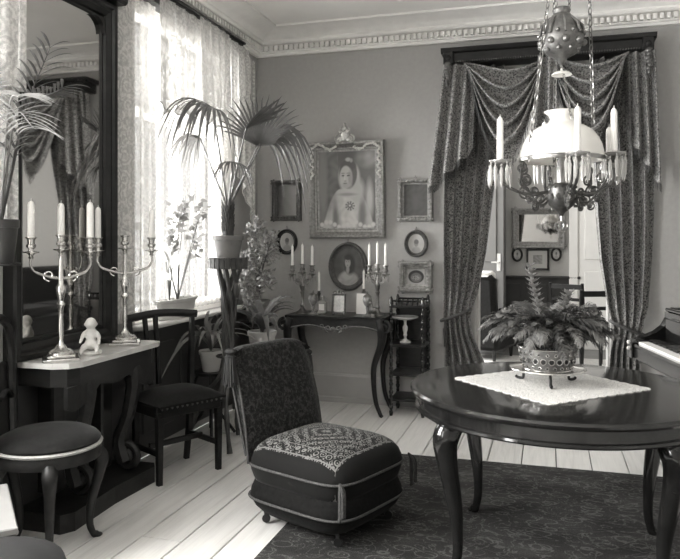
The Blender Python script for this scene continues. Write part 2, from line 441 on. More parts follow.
# cornice with cove and dentils
prof = [(0,3.03),(.03,3.03),(.034,3.05),(.05,3.055),(.05,3.115),(.09,3.12),(.105,3.135),(.105,3.148)]
for k in range(7):
    t = k/6; prof.append((.105+.170*t, 3.15+.055*(t**.55)))
prof += [(.295,3.205),(.30,3.2199)]
def cornice(name, p0, p1, nrm, dirv, mitre0, mitre1):
    m = MB(); vs = []
    for p, s in ((p0, mitre0), (p1, mitre1)):
        for o, z in prof: vs.append((p[0]+nrm[0]*o+dirv[0]*o*s, p[1]+nrm[1]*o+dirv[1]*o*s, z))
    n = len(prof); m.add(vs, [(i, i+1, n+i+1, n+i) for i in range(n-1)])
    o = S(m.build(name, M_plaster, smooth=True, ang=30)); L = math.hypot(p1[0]-p0[0], p1[1]-p0[1]); d = MB(); k = .03
    while k < L-.05:
        c = (p0[0]+dirv[0]*k+nrm[0]*.066, p0[1]+dirv[1]*k+nrm[1]*.066, 3.087)
        d.box(c, (.026 if dirv[0] else .036, .026 if dirv[1] else .036, .042)); k += .047
    tag(d.build('dentil_course', M_plaster, o, smooth=False), kind='stuff')
cornice('trim_1', (XL, D), (XR, D), (0,-1), (1,0), 1, 0)
cornice('trim_2', (XL, YF), (XL, D), (1,0), (0,1), 0, -1)
def board(name, x0, x1):
    m = MB(); m.prism([(D,0),(D,.245),(D-.012,.245),(D-.02,.225),(D-.02,.05),(D-.03,.04),(D-.03,0)], x0, x1, 'yz'); S(m.build(name, M_base, smooth=False))
board('baseboard_back', XL, DX0-.13); board('baseboard_right', DX1+.13, XR)
# dark wainscot added along the left piers, partly painting in the wall's shade
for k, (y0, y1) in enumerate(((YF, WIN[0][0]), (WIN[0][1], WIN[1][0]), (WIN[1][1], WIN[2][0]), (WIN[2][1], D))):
    S(MB().box((XL+.01, (y0+y1)/2, .41), (.02, y1-y0, .82), bev=.004).build('shade_wainscot_left', M_dado, smooth=False))
# door casing
cs = MB()
for x0, x1 in ((DX0-.13, DX0), (DX1, DX1+.13)): cs.box(((x0+x1)/2, D-.015, DZ/2), (x1-x0, .03, DZ), bev=.006)
cs.box(((DX0+DX1)/2, D-.015, DZ+.065), (DX1-DX0+.26, .03, .13), bev=.006)
for xx in (DX0+.008, DX1-.008): cs.box((xx, D+WT/2, DZ/2), (.016, WT+.02, DZ))
S(cs.build('trim_3', M_jamb, smooth=False))
M_cup = mat('grey painted cupboard', .15, .5, var=.06)
dr = thing('tall_cupboard', 'tall grey panelled cupboard against the far wall beyond the left curtain', 'cupboard', (-1.35, YN-.54, 0))
MB().box((.41, .245, 1.2), (.82, .49, 2.4), bev=.006).build('body', M_cup, dr, smooth=False)
MB().box((.41, .245, 2.43), (.90, .52, .06), bev=.012).build('top_moulding', M_cup, dr, smooth=False)
for zz, hh in ((.55, .75), (1.6, .95)):
    for xx in (.22, .60): MB().box((xx, -.008, zz), (.26, .014, hh), bev=.006).build('panel', M_cup, dr, smooth=False)
hd = MB(); hd.box((.79, -.027, 1.12), (.05, .012, .22), bev=.005); hd.tube([(.79,-.03,1.12),(.79,-.07,1.12),(.70,-.075,1.12)], .011); hd.build('door_handle', M_porc, dr, loc=(-.03,.026,0))
# next room
S(MB().box((-.3, YN+.1, 1.5), (5.6, .2, 3.1)).build('wall_far', M_wall2, smooth=False))
wf = MB()
for y0, y1 in ((D+WT, 7.1), (8.7, YN)): wf.box((XL-.5, (y0+y1)/2, 1.5), (.2, y1-y0, 3.1))
wf.box((XL-.5, 7.9, .38), (.2, 1.6, .76)); wf.box((XL-.5, 7.9, 2.92), (.2, 1.6, .24))
S(wf.build('wall_far_left', M_wall2, smooth=False))
S(MB().box((2.3, (D+WT+YN)/2, 1.5), (.2, YN-D, 3.1)).build('wall_far_right', M_wall2, smooth=False))
dd = S(MB().box((-.65, YN-.015, .45), (2.1-.0, .03, .90)).build('baseboard_far', M_dado, smooth=False))
MB().box((-.65, YN-.03, .915), (2.1, .06, .035), bev=.008).build('dado_rail', M_dado, dd, smooth=False)
for k in range(6): MB().box((-1.5+.34*k, YN-.036, .50), (.27, .014, .66), bev=.004).build('panel', M_dado, dd, smooth=False)
d2 = S(thing('door_2', None, None, (.80, YN, 0)), 'tall white door on the far wall of the next room')
MB().box((0, -.02, 1.2), (.86, .04, 2.4), bev=.004).build('leaf', M_white, d2, smooth=False)
for sx in (-1, 1):
    MB().box((sx*.485, -.03, 1.25), (.11, .06, 2.5), bev=.008).build('casing', M_white, d2, smooth=False)
    for zz, hh in ((.6, .8), (1.7, 1.1)): MB().box((sx*.2, -.046, zz), (.3, .014, hh), bev=.006).build('panel', M_white, d2, smooth=False)

# ================================================================== PICTURES
def paint(name, w, h, fn, parent, y=-.012, nx=56, oval=False):
    nx = int(nx*2) if w > .3 else nx; nz = max(8, int(nx*h/w)); m = MB()
    if oval:
        R = 36; K = 72
        vs = [(0,y,0)] + [(w/2*(i/R)*math.cos(2*PI*k/K), y, h/2*(i/R)*math.sin(2*PI*k/K)) for i in range(1,R+1) for k in range(K)]
        fs = [(0, 1+k, 1+(k+1)%K) for k in range(K)] + [(1+i*K+k, 1+(i+1)*K+k, 1+(i+1)*K+(k+1)%K, 1+i*K+(k+1)%K) for i in range(R-1) for k in range(K)]
        m.add(vs, fs)
    else: m.grid(lambda a, b: ((a-.5)*w, y, (b-.5)*h), nx, nz)
    me = m.mesh(name, M_paint, False); X = np.array([p[0] for p in m.v])/(w/2); Z = np.array([p[2] for p in m.v])/(h/2)
    c = np.clip(fn(X, Z), 0.005, 1); c = np.stack([c, c*.985, c*.955, np.ones_like(c)], 1).astype(np.float32)
    at = me.color_attributes.new('Col', 'FLOAT_COLOR', 'POINT'); at.data.foreach_set('color', c.ravel())
    return link(name, me, parent)
def blob(X, Z, cx, cz, rx, rz, soft=.25):
    d = np.sqrt(((X-cx)/rx)**2+((Z-cz)/rz)**2); return np.clip((1+soft-d)/(2*soft), 0, 1)
def wob(X, Z, f=9, s=0): return .5+.5*np.sin(f*X+2.3*np.sin(f*.7*Z+s))*np.cos(f*.9*Z+1.7*np.sin(f*.6*X+s*2))
def over(c, m, v): return c*(1-m)+v*m
def art_lady(X, Z):
    c = .085+.045*wob(X,Z,4)+.05*wob(X,Z,13,1)*(X < -.3)
    c = over(c, blob(X,Z,.74,.80,.30,.18,.7)*(.4+.6*wob(X,Z,9,5)), .34)
    c = over(c, blob(X,Z,-.85,.2,.16,1.0,.4), .20)
    # sloping shoulders, draped sleeves and bodice
    sh = np.clip((.26+.66*np.sqrt(np.clip(.02-Z, 0, 2))-abs(X-.03))/.05, 0, 1)*(Z < .02); dg = .5+.5*np.sin(16*(X-.03)/(1.15-Z)+1.5*np.sin(5*Z))
    c = over(c, sh, .24+.13*dg+.05*wob(X,Z,13,3))
    c = over(c, blob(X,Z,.04,-.62,.30,.62,.2), .42+.12*wob(X,Z,15,2)); c = over(c, blob(X,Z,-.42,-.72,.09,.34,.5), .15); c = over(c, blob(X,Z,.52,-.66,.10,.36,.5), .16)
    c = over(c, blob(X,Z,.78,-.25,.12,.42,.5), .40)
    # white hood and ruff round the face
    c = over(c, blob(X,Z,.08,.32,.37,.42,.12), .40); c = over(c, blob(X,Z,.34,-.02,.26,.30,.35), .38)
    c = over(c, blob(X,Z,.02,-.08,.34,.13,.25), .42); c = over(c, blob(X,Z,.02,-.12,.30,.04,.5), .26)
    c = over(c, blob(X,Z,.05,.43,.31,.40,.07), .11); c = over(c, blob(X,Z,.05,.62,.27,.15,.15), .085)
    c = over(c, blob(X,Z,.05,.775,.09,.05,.3), .36); c = over(c, blob(X,Z,.16,.75,.05,.05,.4), .28)
    # face turned a little to the left
    c = over(c, blob(X,Z,-.03,.33,.215,.285,.08), .43); c = over(c, blob(X,Z,.12,.28,.075,.22,.4), .28); c = over(c, blob(X,Z,-.02,.12,.15,.07,.4), .34)
    for ex, w_ in ((-.13,.050),(.055,.055)): c = over(c, blob(X,Z,ex,.365,w_,.022,.25), .10); c = over(c, blob(X,Z,ex,.425,w_*1.35,.012,.4), .19); c = over(c, blob(X,Z,ex,.335,w_,.012,.6), .33)
    c = over(c, blob(X,Z,-.075,.29,.020,.075,.4), .50); c = over(c, blob(X,Z,-.055,.225,.045,.014,.4), .22); c = over(c, blob(X,Z,-.06,.165,.060,.016,.3), .14); c = over(c, blob(X,Z,-.05,.145,.045,.012,.5), .32)
    c = c*.97
    # jewel on the breast, lace at the hem
    an = np.arctan2((Z+.42)/.72, X-.10); c = over(c, blob(X,Z,.10,-.42,.17,.122,.10)*(.55+.45*np.cos(an*9)), .10); c = over(c, blob(X,Z,.10,-.42,.08,.058,.25), .13); c = over(c, blob(X,Z,.09,-.41,.035,.025,.3), .5)
    for q in np.linspace(-.9,.9,13): c = over(c, blob(X,Z,q,-.90+.07*math.sin(7*q),.07,.055,.35), .50)
    return c
def art_girl(X, Z):
    c = .055+.03*wob(X,Z,6); c = over(c, blob(X,Z,0,-.85,.75,.62,.12), .24+.08*wob(X,Z,8,1)); c = over(c, blob(X,Z,-.05,-.48,.38,.2,.25), .36)
    c = over(c, blob(X,Z,.12,.10,.36,.52,.2), .022); c = over(c, blob(X,Z,-.02,.20,.19,.27,.15), .34); c = over(c, blob(X,Z,-.02,-.16,.11,.2,.3), .30)
    c = over(c, blob(X,Z,.0,.46,.26,.14,.25), .022)
    for ex in (-.1,.05): c = over(c, blob(X,Z,ex,.24,.045,.02,.5), .08)
    c = over(c, blob(X,Z,-.04,.06,.06,.02,.5), .14); return c
def art_bust(X, Z):
    c = .42+.03*wob(X,Z,6); c = over(c, blob(X,Z,0,-.75,.55,.45,.15), .30); c = over(c, blob(X,Z,0,.05,.26,.36,.15), .24); c = over(c, blob(X,Z,.02,.2,.28,.24,.2), .13); return c
def art_shade(X, Z): return np.clip(.12+.13*(X+.3)+.03*wob(X,Z,4), .03, .3)
def art_dark(X, Z): c = .06+.025*wob(X,Z,7); c = over(c, blob(X,Z,0,-.1,.3,.45,.5), .09); return c
def art_medal(X, Z):
    c = .34+0*X; c = over(c, blob(X,Z,0,0,.86,.8,.05), .025); c = over(c, blob(X,Z,0,-.12,.6,.6,.08), .12); c = over(c, blob(X,Z,-.05,-.15,.42,.28,.3), .05+.33*wob(X,Z,16)); return c
def art_print(X, Z):
    c = .46+0*X; c = over(c, 1.0*((abs(X)<.5)&(abs(Z)<.5)), .18+.16*wob(X,Z,8)); return c
PR = {'plain': [(0,.010),(.004,.016),(.012,.016),(.018,.030),(.034,.042),(.046,.040),(.052,.028),(.054,0)],
      'bold': [(-.004,.012),(.010,.016),(.016,.026),(.028,.028),(.036,.046),(.058,.062),(.072,.058),(.078,.040),(.080,0)]}
def sprof(p, k, f=1): return [(a*k, b*f) for a, b in p]
def rect_px(u0, v0, u1, v1, Y):
    a, b = onY(u0, v0, Y), onY(u1, v1, Y); c = onY(u0, v1, Y); d_ = onY(u1, v0, Y)
    return (a.x+b.x)/2, (a.z+c.z+b.z+d_.z)/4, b.x-a.x, ((a.z-c.z)+(d_.z-b.z))/2
def leafy(m, w, h, o, rng, n=26, r=.012, fwd=.045):
    for k in range(n):
        t = (k+rng.random()*.6)/n*2*(w+h); x, z = -w/2, -h/2
        if t < w: x += t
        elif t < w+h: x = w/2; z += t-w
        elif t < 2*w+h: x = w/2-(t-w-h); z = h/2
        else: z = h/2-(t-2*w-h)
        ox = o*(1 if x >= w/2-1e-6 else -1 if x <= -w/2+1e-6 else 0); oz = o*(1 if z >= h/2-1e-6 else -1 if z <= -h/2+1e-6 else 0)
        q = r*(.7+.6*rng.random()); m.ell((x+ox, -fwd, z+oz), (q*1.3, q*.6, q), 6, 4, (0, rng.random()*3, 0))
def picture(name, label, px, Y, fw, art, oval=False, style='plain', m=None, ornate=0, nail=True, fwd=1.0, out=None):
    X, Z, W, H = rect_px(*px, Y); W2, H2 = W-2*fw, H-2*fw; m = m or M_giltd
    t = thing(name, label, 'picture', (X, YN if Y > 7 else D, Z)); k = fw/(.054 if style == 'plain' else .08); p = sprof(PR[style], k, fwd)
    f = MB(); rng = random.Random(hash(px) % 1000)
    if oval: f.oval(W2/2, H2/2, p, 44)
    else:
        f.frame(W2, H2, p)
        if ornate: leafy(f, W2, H2, fw*.55, rng, ornate, fw*.2, p[4][1])
    f.build('frame', m, t, ang=35)
    if ornate:
        for sx in (-1,1):
            for sz in (-1,1):
                c = MB(); cx, cz = sx*(W2/2+fw*.6), sz*(H2/2+fw*.6)
                c.ell((cx, -p[4][1], cz), (fw*.42, fw*.18, fw*.42), 8, 5)
                for a in range(5): c.ell((cx+fw*.42*math.cos(a*1.257), -p[4][1]-.002, cz+fw*.42*math.sin(a*1.257)), (fw*.2, fw*.12, fw*.2), 6, 4)
                c.build('corner_ornament', m, t)
    if art is not None: paint('canvas', W2+.004, H2+.004, art, t, -.008, oval=oval)
    else:
        (MB().box((0,-.006,0), (W2+.004, .004, H2+.004)) if not oval else MB()).build('mirror_glass', M_mirror, t, smooth=False)
    if nail and Y < 7:
        q = MB(); q.tube([(.0,-.004,H/2-.004),(.008,-.012,H/2+.008),(0,-.014,H/2+.018),(-.008,-.012,H/2+.008),(0,-.004,H/2-.004)], .0028, 6); q.ell((0,-.012,H/2+.022), .006, 6, 5); q.build('hanging_ring', M_brass, t)
    return t, W2, H2
big, bw_, bh_ = picture('portrait_painting', 'large gilt-framed portrait of a lady in pale dress and ruff with jewel', (309, 141, 385, 238), D-.05, .085, art_lady, style='bold', m=M_gilt, nail=False, fwd=1.0)
cr_ = MB(); M_brightgilt = mat('burnished gilt', .5, .3, .7, var=.3, scale=60, bump=.2)
for q, (x, z, r, rz_) in enumerate([(0,.05,.045,.055),(-.035,.02,.03,.03),(.035,.02,.03,.03),(0,.11,.026,.03),(-.03,.085,.022,.022),(.03,.085,.022,.022),(0,.145,.014,.018),(-.06,.0,.022,.016),(.06,.0,.022,.016)]):
    cr_.ell((x, -.055, bh_/2+.075+z), (r, .022, rz_), 10, 7)
for sx in (-1,1):
    cr_.tube([(p[0]*1, -.06, p[2]) for p in spiral((sx*.055, bh_/2+.10), .035, .008, PI/2, -sx*1.4, 22)], .007, 6)
    cr_.tube([(p[0], -.06, p[2]) for p in spiral((sx*.03, bh_/2+.17), .022, .006, PI/2, -sx*1.2, 18)], .006, 6)
cr_.build('crest', M_brightgilt, big)
big.rotation_euler[0] = .055; big.location.y -= (bh_/2+.09)*.055
rng = random.Random(5)
for sx in (-1,1):
    gl = MB()
    for k in range(26):
        t = k/25; x = sx*(.08+t*(bw_/2-.05)); z = bh_/2+.035-.025*math.sin(t*PI*2); gl.ell((x, -.062, z+rng.uniform(-.008,.008)), (.012,.008,.009), 6, 4)
    for k in range(22):
        t = k/21; gl.ell((sx*(bw_/2+.042+.012*math.sin(k*1.3)), -.062, bh_/2+.03-t*.26), (.011,.008,.012), 6, 4)
    gl.build('leaf_garland', M_brightgilt, big)
picture('framed_picture', 'small rectangular frame with shaded plain panel between palm and large portrait', (272, 180, 301, 221), D-.02, .048, art_shade, m=M_giltd, ornate=30, nail=False)
picture('framed_portrait', 'small dark oval frame with pale bust beside the bushy plant', (276, 229, 297, 255), D-.02, .034, art_bust, True, m=M_dark, nail=True)
picture('framed_portrait', 'large oval portrait of dark-haired girl hanging above the carved side table', (328, 242, 367, 291), D-.03, .046, art_girl, True, m=M_giltd, nail=True)
picture('framed_picture', 'gilt frame with dark canvas beside the left curtain, topmost of three', (398, 178.5, 433, 221.5), D-.02, .05, art_dark, m=M_gilt, ornate=34)
picture('framed_relief', 'oval frame with pale relief between two gilt frames beside the curtain', (404, 230, 428, 257.5), D-.02, .034, art_bust, True, m=M_giltd)
picture('framed_picture', 'heavy gilt frame holding a round dark plate, lowest of three beside curtain', (399, 261, 432.5, 292.5), D-.03, .066, art_medal, style='bold', m=M_gilt, ornate=30, nail=False)
# next room wall
fm, w2, h2 = picture('wall_mirror', 'gilt rococo mirror on the far wall seen through the doorway', (512, 207.5, 565.5, 248.5), YN-.03, .085, None, style='bold', m=M_gilt, ornate=40)
picture('framed_print', 'black-framed print with white mount under the far gilt mirror', (526, 248.5, 549.5, 270.5), YN-.02, .03, art_print, m=M_ebony)
picture('framed_portrait', 'small black oval miniature left of the white-mounted print', (511.5, 247.5, 523, 262), YN-.02, .03, art_bust, True, m=M_ebony)
picture('framed_portrait', 'small black oval miniature right of the white-mounted print', (550.5, 247, 562, 261.5), YN-.02, .03, art_bust, True, m=M_ebony)

# ================================================================== DOOR CURTAINS
YP = D-.20
px0, px1 = onY(443.5, 60, YP).x, onY(654, 40, YP).x
pl = thing('curtain_pelmet', 'dark wooden pelmet with beaded moulding above the doorway curtains', 'pelmet', ((px0+px1)/2, D, 2.80))
PW = px1-px0
MB().box((0, -.10, .05), (PW-.04, .20, .085), bev=.006).build('board', M_carved, pl, smooth=False)
MB().prism([(0,.09),(-.20,.09),(-.215,.10),(-.225,.12),(-.225,.13),(0,.13)], -PW/2-.02, PW/2+.02, 'yz').build('cornice_moulding', M_dark, pl, smooth=False)
bd = MB()
k = -PW/2+.10
while k < PW/2-.10: bd.ell((k, -.203, .022), .0075, 6, 5); k += .0185
tag(bd.build('bead_moulding', M_giltd, pl), kind='stuff')
for sx in (-1,1):
    c = MB(); c.box((sx*(PW/2-.04), -.205, .05), (.08, .03, .10), bev=.006); c.ell((sx*(PW/2-.04), -.222, .05), (.022,.012,.022), 10, 6); c.build('end_block', M_carved, pl)
    f = MB()
    for q in range(7): f.ell((sx*(PW/2-.045)+.006*math.sin(q*2.1), -.29, -.02-.026*q), (.026-.002*q, .018, .022), 8, 5)
    f.build('carved_drop', M_giltd, pl)

def fringe(m, pts, L, step=.007, rng=random.Random(3)):
    """strands hanging from a polyline"""
    pts = [Vector(p) for p in pts]
    for a, b in zip(pts[:-1], pts[1:]):
        n = max(1, int((b-a).length/step))
        for k in range(n):
            p = a.lerp(b, k/n); d = (b-a).normalized()*.0032; l = L*(.85+.3*rng.random()); q = Vector((rng.uniform(-.006,.006), rng.uniform(-.006,.006), -l))
            m.add([p-d, p+d, p+d*.8+q, p-d*.8+q], [(0,1,2,3)])
def drape(name, label, rows, Y0, folds, amp, ztie, side):
    """rows: (z, x_left, x_right); cloth gathered in folds, pinched at the tieback"""
    zs = [r[0] for r in rows][::-1]; xl = [r[1] for r in rows][::-1]; xr = [r[2] for r in rows][::-1]
    zt, zb = rows[0][0], rows[-1][0]
    def fn(a, b):
        z = lerp(zt, zb, b); x0, x1 = interp(z, zs, xl), interp(z, zs, xr); pin = math.exp(-((z-ztie)/.16)**2)
        ph = 2*PI*folds*a; w_ = x1-x0
        y = Y0 - amp*(1-.45*pin)*(math.sin(ph+.6*math.sin(3*z))+.35*math.sin(2.1*ph+2*z)) - .05*pin
        x = x0 + w_*(a + .25/folds*math.sin(ph*1.0+1.2)*(.6))
        return (x, y, z)
    t = thing(name, label, 'curtain', ((rows[0][1]+rows[0][2])/2, Y0, 0)); o = t.location
    m = MB(); m.grid(lambda a, b: tuple(Vector(fn(a, b))-o), folds*14, 60); m.build('cloth', M_damask, t, ang=180)
    z = ztie; x0, x1 = interp(z, zs, xl), interp(z, zs, xr); r = (x1-x0)/2+.015; ring = []
    for k in range(28):
        a = 2*PI*k/28; ring.append(((x0+x1)/2+r*math.cos(a)-o.x, -.055+.085*math.sin(a), z-o.z+side*.05*math.cos(a)))
    q = MB(); q.tube(ring, .013, 8, True); q.build('tieback', M_cord, t)
    q = MB(); q.tube([((x0+x1)/2-side*r*.6-o.x, -.15, z-.03),((x0+x1)/2-side*r*.6-o.x, -.155, z-.10)], [.008,.014], 8); fringe(q, [((x0+x1)/2-side*r*.6-o.x+.02*math.cos(a), -.15+.02*math.sin(a), z-.1) for a in [i*.8 for i in range(9)]], .13); q.build('tassel', M_fringe, t)
    return t
def xs(u, Y): rx, ry = ray(u); return rx*Y/ry
YD = D-.11
def row(v, u0, u1, Y=YD):
    a = onY((u0+u1)/2, v, Y); return (a.z, xs(u0, Y), xs(u1, Y))
drape('door_curtain', 'patterned damask curtain tied back on the left side of the doorway',
      [(2.79, xs(446,YD), xs(503,YD)), row(150,443,498), row(200,442,491), row(250,442,485), row(292,443,477), row(315,444,470), row(335,445,472), row(362,444,484), (.012, xs(444,YD), xs(490,YD))], YD, 5, .042, .80, 1)
drape('door_curtain', 'patterned damask curtain tied back on the right side of the doorway',
      [(2.79, xs(588,YD), xs(650,YD)), row(166,592,653), row(213,594,653), row(260,598,651), row(306,606,647), row(331,613,640), row(350,609,639), (.012, xs(604,YD), xs(640,YD))], YD, 5, .044, .74, -1)
def jabot(name, label, u_top, u_bot, v_in, v_out, folds, Y, flip, z0=2.79):
    """a stepped tail: straight top, slanting hem, deep folds, fringe along the hem"""
    t0, t1 = xs(u_top[0], Y), xs(u_top[1], Y); b0, b1 = xs(u_bot[0], Y), xs(u_bot[1], Y)
    zi, zo = onY(u_bot[0], v_out, Y).z, onY(u_bot[1], v_in, Y).z
    def fn(a, b):
        zh = lerp(zi, zo, a); z = lerp(z0, zh, b); x = lerp(lerp(t0,t1,a), lerp(b0,b1,a), b)
        return (x-t0, -.045*math.sin(2*PI*folds*a+.4)*(.6+.4*b)-.02*b, z-z0+.012*math.sin(2*PI*folds*a+1.3)*b)
    t = thing(name, label, 'curtain', (t0, Y, z0)); m = MB(); m.grid(fn, folds*14, 30); m.build('cloth', M_damask, t, ang=180)
    q = MB(); fringe(q, [fn(k/60, 1.0) for k in range(61)], .055); q.build('fringe', M_fringe, t); return t
YJ = D-.225
jabot('curtain_tail', 'fringed damask tail hanging over the left doorway curtain', (444, 476), (429, 473), 150, 190, 3, YJ, 1)
jabot('curtain_tail', 'fringed damask tail hanging over the right doorway curtain', (656, 628), (661, 630), 138, 188, 3, YJ, 1)
def swag(name, label, u0, u1, zt, vlow, Y, nf, seed):
    A, B = xs(u0, Y), xs(u1, Y); cx = (A+B)/2; zl = onY((u0+u1)/2, vlow, Y).z; rg = random.Random(seed); ph = rg.random()*2
    def fn(a, b):
        x = lerp(A, B, a); s = math.sin(PI*a); cat = s**1.15 if s > 0 else 0
        top = .10; depth = (top*.6 + (zt-zl)*b)*cat + .0
        spread = 1-.16*b*(1-abs(2*a-1)); x = cx+(x-cx)*(1-.10*b*(1-s))
        q = 2*PI*nf*b+ph+.9*math.cos(PI*a)+.5*math.sin(3*a+ph); A_ = (.034+.02*b)*s**.6
        y = -.05 - A_*1.25*(1-math.cos(q)) - .04*b*s; z = -depth - A_*1.05*math.sin(q)
        return (x-cx, y, z)
    t = thing(name, label, 'curtain', (cx, Y, zt)); m = MB(); m.grid(fn, 44, nf*22); m.build('cloth', M_damask, t, ang=180)
    q = MB(); fringe(q, [fn(.04+.92*k/70, 1.0) for k in range(71)], .065); q.build('fringe', M_fringe, t); return t
swag('curtain_swag', 'left damask swag with deep hanging folds under the pelmet', 463, 549, 2.79, 150, D-.19, 5, 2)
swag('curtain_swag', 'right damask swag with deep hanging folds behind the hanging lamp', 546, 630, 2.79, 138, D-.19, 5, 9)
jabot('curtain_tail', 'fringed damask tail between the two swags behind the lamp', (538, 558), (533, 560), 132, 140, 2, D-.30, 1)

# ================================================================== LACE AT THE WINDOWS
M_hem = mat('lace hem', .42, .9, var=.3, scale=80)
def lace_sheet(name, label, y0, y1, z0, zlow, X, folds, amp, m, hem=None, group=None, extra=0, lean=0):
    t = thing(name, label, 'curtain', (X, y0, 0), 0, group)
    def fn(a, b):
        zb = zlow(a) if callable(zlow) else zlow
        z = lerp(z0, zb, b); ph = 2*PI*folds*a
        return (amp*(.4+.6*b)*(math.sin(ph)+.4*math.sin(2.3*ph+1))+lean*b, (y1-y0)*a+.008*math.sin(ph*1.1), z)
    q = MB(); q.grid(fn, max(24, folds*12), 40); q.build('cloth', m, t, ang=180)
    if callable(zlow) and m is M_lace:
        h = MB(); h.tube([fn(k/(folds*16), 1.0) for k in range(folds*16+1)], .0055, 5); h.build('scalloped_hem', M_hem, t)
    return t
rod = thing('curtain_rod_box', 'dark wooden curtain box along the top of the far window', 'curtain box', (XL, 4.5, 2.93))
MB().box((.045, -.05, .04), (.09, 1.72, .10), bev=.006).build('board', M_carved, rod, smooth=False)
MB().box((.052, -.05, .095), (.104, 1.76, .02), bev=.006).build('top_moulding', M_dark, rod, smooth=False)
XC = XL+.115
def scal(z, amp, n, slope=0): return lambda a: z + slope*a - amp*abs(math.sin(PI*n*a))
lace_sheet('lace_curtain', 'lace side panel hanging straight beside the tall mirror', 3.60, 4.02, 2.95, .90, XL+.045, 4, .012, M_lace)
lace_sheet('lace_curtain', 'scalloped lace valance over the upper half of the far window', 3.92, 5.30, 2.96, scal(2.28, .07, 8, .16), XC+.025, 10, .018, M_lace)
lace_sheet('lace_curtain', 'short patterned lace lambrequin draped over the curtain box', 4.40, 4.86, 2.965, scal(2.30, .10, 3, .05), XC+.055, 4, .016, M_lace, lean=.02)
lace_sheet('lace_curtain', 'plain lace panel at the corner end of the far window', 5.10, 5.52, 2.93, scal(2.10, .03, 2, -.55), XC-.02, 3, .02, M_lace)
lace_sheet('sheer_curtain', 'thin muslin stretched over the panes behind the window plants', 3.95, 5.25, 2.93, .90, XL-.03, 14, .010, M_sheer)
lace_sheet('lace_curtain', 'lace panel at the near window above the leftmost plant', 1.7, 2.74, 2.99, lambda a: 2.1 if a < .75 else 2.1, XL+.15, 8, .022, M_lace)
lace_sheet('lace_curtain', 'narrow scalloped lace drop behind the leftmost flowerpot', 2.36, 2.69, 2.2, scal(1.48, .05, 3), XL+.13, 3, .018, M_lace)
lace_sheet('sheer_curtain', 'thin muslin stretched over the panes of the near window', .95, 2.35, 2.93, .90, XL-.03, 14, .010, M_sheer)

# ================================================================== TALL MIRROR AND ITS CONSOLE
ym0, ym1 = 2.745, 3.575; zc0 = .81
mi = thing('pier_mirror', 'tall dark-framed pier mirror standing on the marble console', 'mirror', (XL, (ym0+ym1)/2, zc0)); w_, h_ = ym1-ym0, 1.97
Mx = Matrix.Rotation(PI/2, 4, 'Z')                 # xz frame facing -y -> facing +x
f = MB(); fw = .10; f.frame(w_-2*fw, h_-2*fw, [(-.005,.02),(.004,.03),(.014,.03),(.02,.045),(.045,.06),(.06,.058),(.07,.072),(.092,.075),(.10,.06),(.10,0)], M=Matrix.Translation((0,0,h_/2)) @ Mx)
f.build('frame', M_dark, mi, ang=25)
for sy in (-1,1):
    c = MB(); pts = [(sy*(w_/2-fw), h_-fw)] ; R = .09
    for k in range(9):
        a = k/8*PI/2; pts.append((sy*(w_/2-fw-R+R*math.sin(a)), h_-fw-R+R*math.cos(a))) if sy > 0 else pts.append((-(w_/2-fw-R+R*math.sin(a)), h_-fw-R+R*math.cos(a)))
    c.prism(pts, .02, .05, 'yz'); c.build('corner_spandrel', M_dark, mi, smooth=False)
MB().box((.018, 0, h_/2), (.006, w_-2*fw+.01, h_-2*fw+.01)).build('mirror_glass', M_mirror, mi, smooth=False)
cn = MB(); cn.box((.06, 0, h_+.03), (.14, w_+.06, .06), bev=.015); cn.box((.05, 0, h_+.09), (.11, w_-.1, .06), bev=.02); cn.build('cornice', M_dark, mi, smooth=False)

co = thing('console_table', 'dark carved console table with pale marble top under the tall mirror', 'console table', (XL, (2.80+3.63)/2, 0)); L2 = .415; dx = .335
ch = [(.0,-L2),(dx-.10,-L2),(dx-.03,-L2+.035),(dx,-L2+.10),(dx,L2-.05),(dx-.02,L2),(.0,L2)]
tp = MB(); tp.prism(ch, zc0-.028, zc0-.001, 'xy'); tp.build('marble_top', M_marble, co, smooth=False)
ap = MB(); ap.prism([(p[0]-.03 if p[0] > .1 else p[0], p[1]*.94) for p in ch], zc0-.12, zc0-.0285, 'xy'); ap.build('apron', M_dark, co, smooth=False)
apc = MB()                                        # shaped arch below the apron
for k in range(25):
    pass
pts = [(-L2*.92, zc0-.12)] + [(-L2*.92+2*L2*.92*k/24, zc0-.135-.09*abs(math.cos(PI*k/24))**3-.03*(abs(math.sin(3*PI*k/24)))) for k in range(25)] + [(L2*.92, zc0-.12)]
apc.prism(pts, dx-.06, dx-.035, 'yz'); apc.build('shaped_apron', M_carved, co, smooth=False)
for sy in (-1,1):
    lg = MB(); y = sy*.205
    lg.tube(bez([(.26,y,zc0-.12),(.275,y,zc0-.22),(.24,y,.42),(.19,y,.28),(.22,y,.16)], 6), [.05,.055,.055,.05,.05,.045,.042,.04,.04,.038,.038,.038,.036,.036,.036,.036,.038,.04,.042,.044,.046,.048,.05,.05,.05], 8); lg.build('leg', M_carved, co)
    sc_ = MB(); sc_.tube(spiral((.235, .185), .075, .012, PI/2, -1.4, 26, 'xz', y), .022, 8); sc_.build('scroll_foot', M_carved, co)
    pn = MB(); pn.box((.06, y, .40), (.10, .10, .58), bev=.01); pn.build('rear_pilaster', M_dark, co, smooth=False)
b = MB(); b.prism([(0,-L2),(.28,-L2),(.32,-L2+.06),(.30,0),(.32,L2-.06),(.28,L2),(0,L2)], 0.0, .09, 'xy'); b.build('plinth', M_carved, co, smooth=False)
MB().box((.012, 0, .42), (.012, 2*L2-.24, .52)).build('mirror_back', M_mirror, co, smooth=False)
cp = MB(); cp.box((.006, 0, .42), (.012, 2*L2-.18, .60)); cp.build('back_frame', M_dark, co, smooth=False)

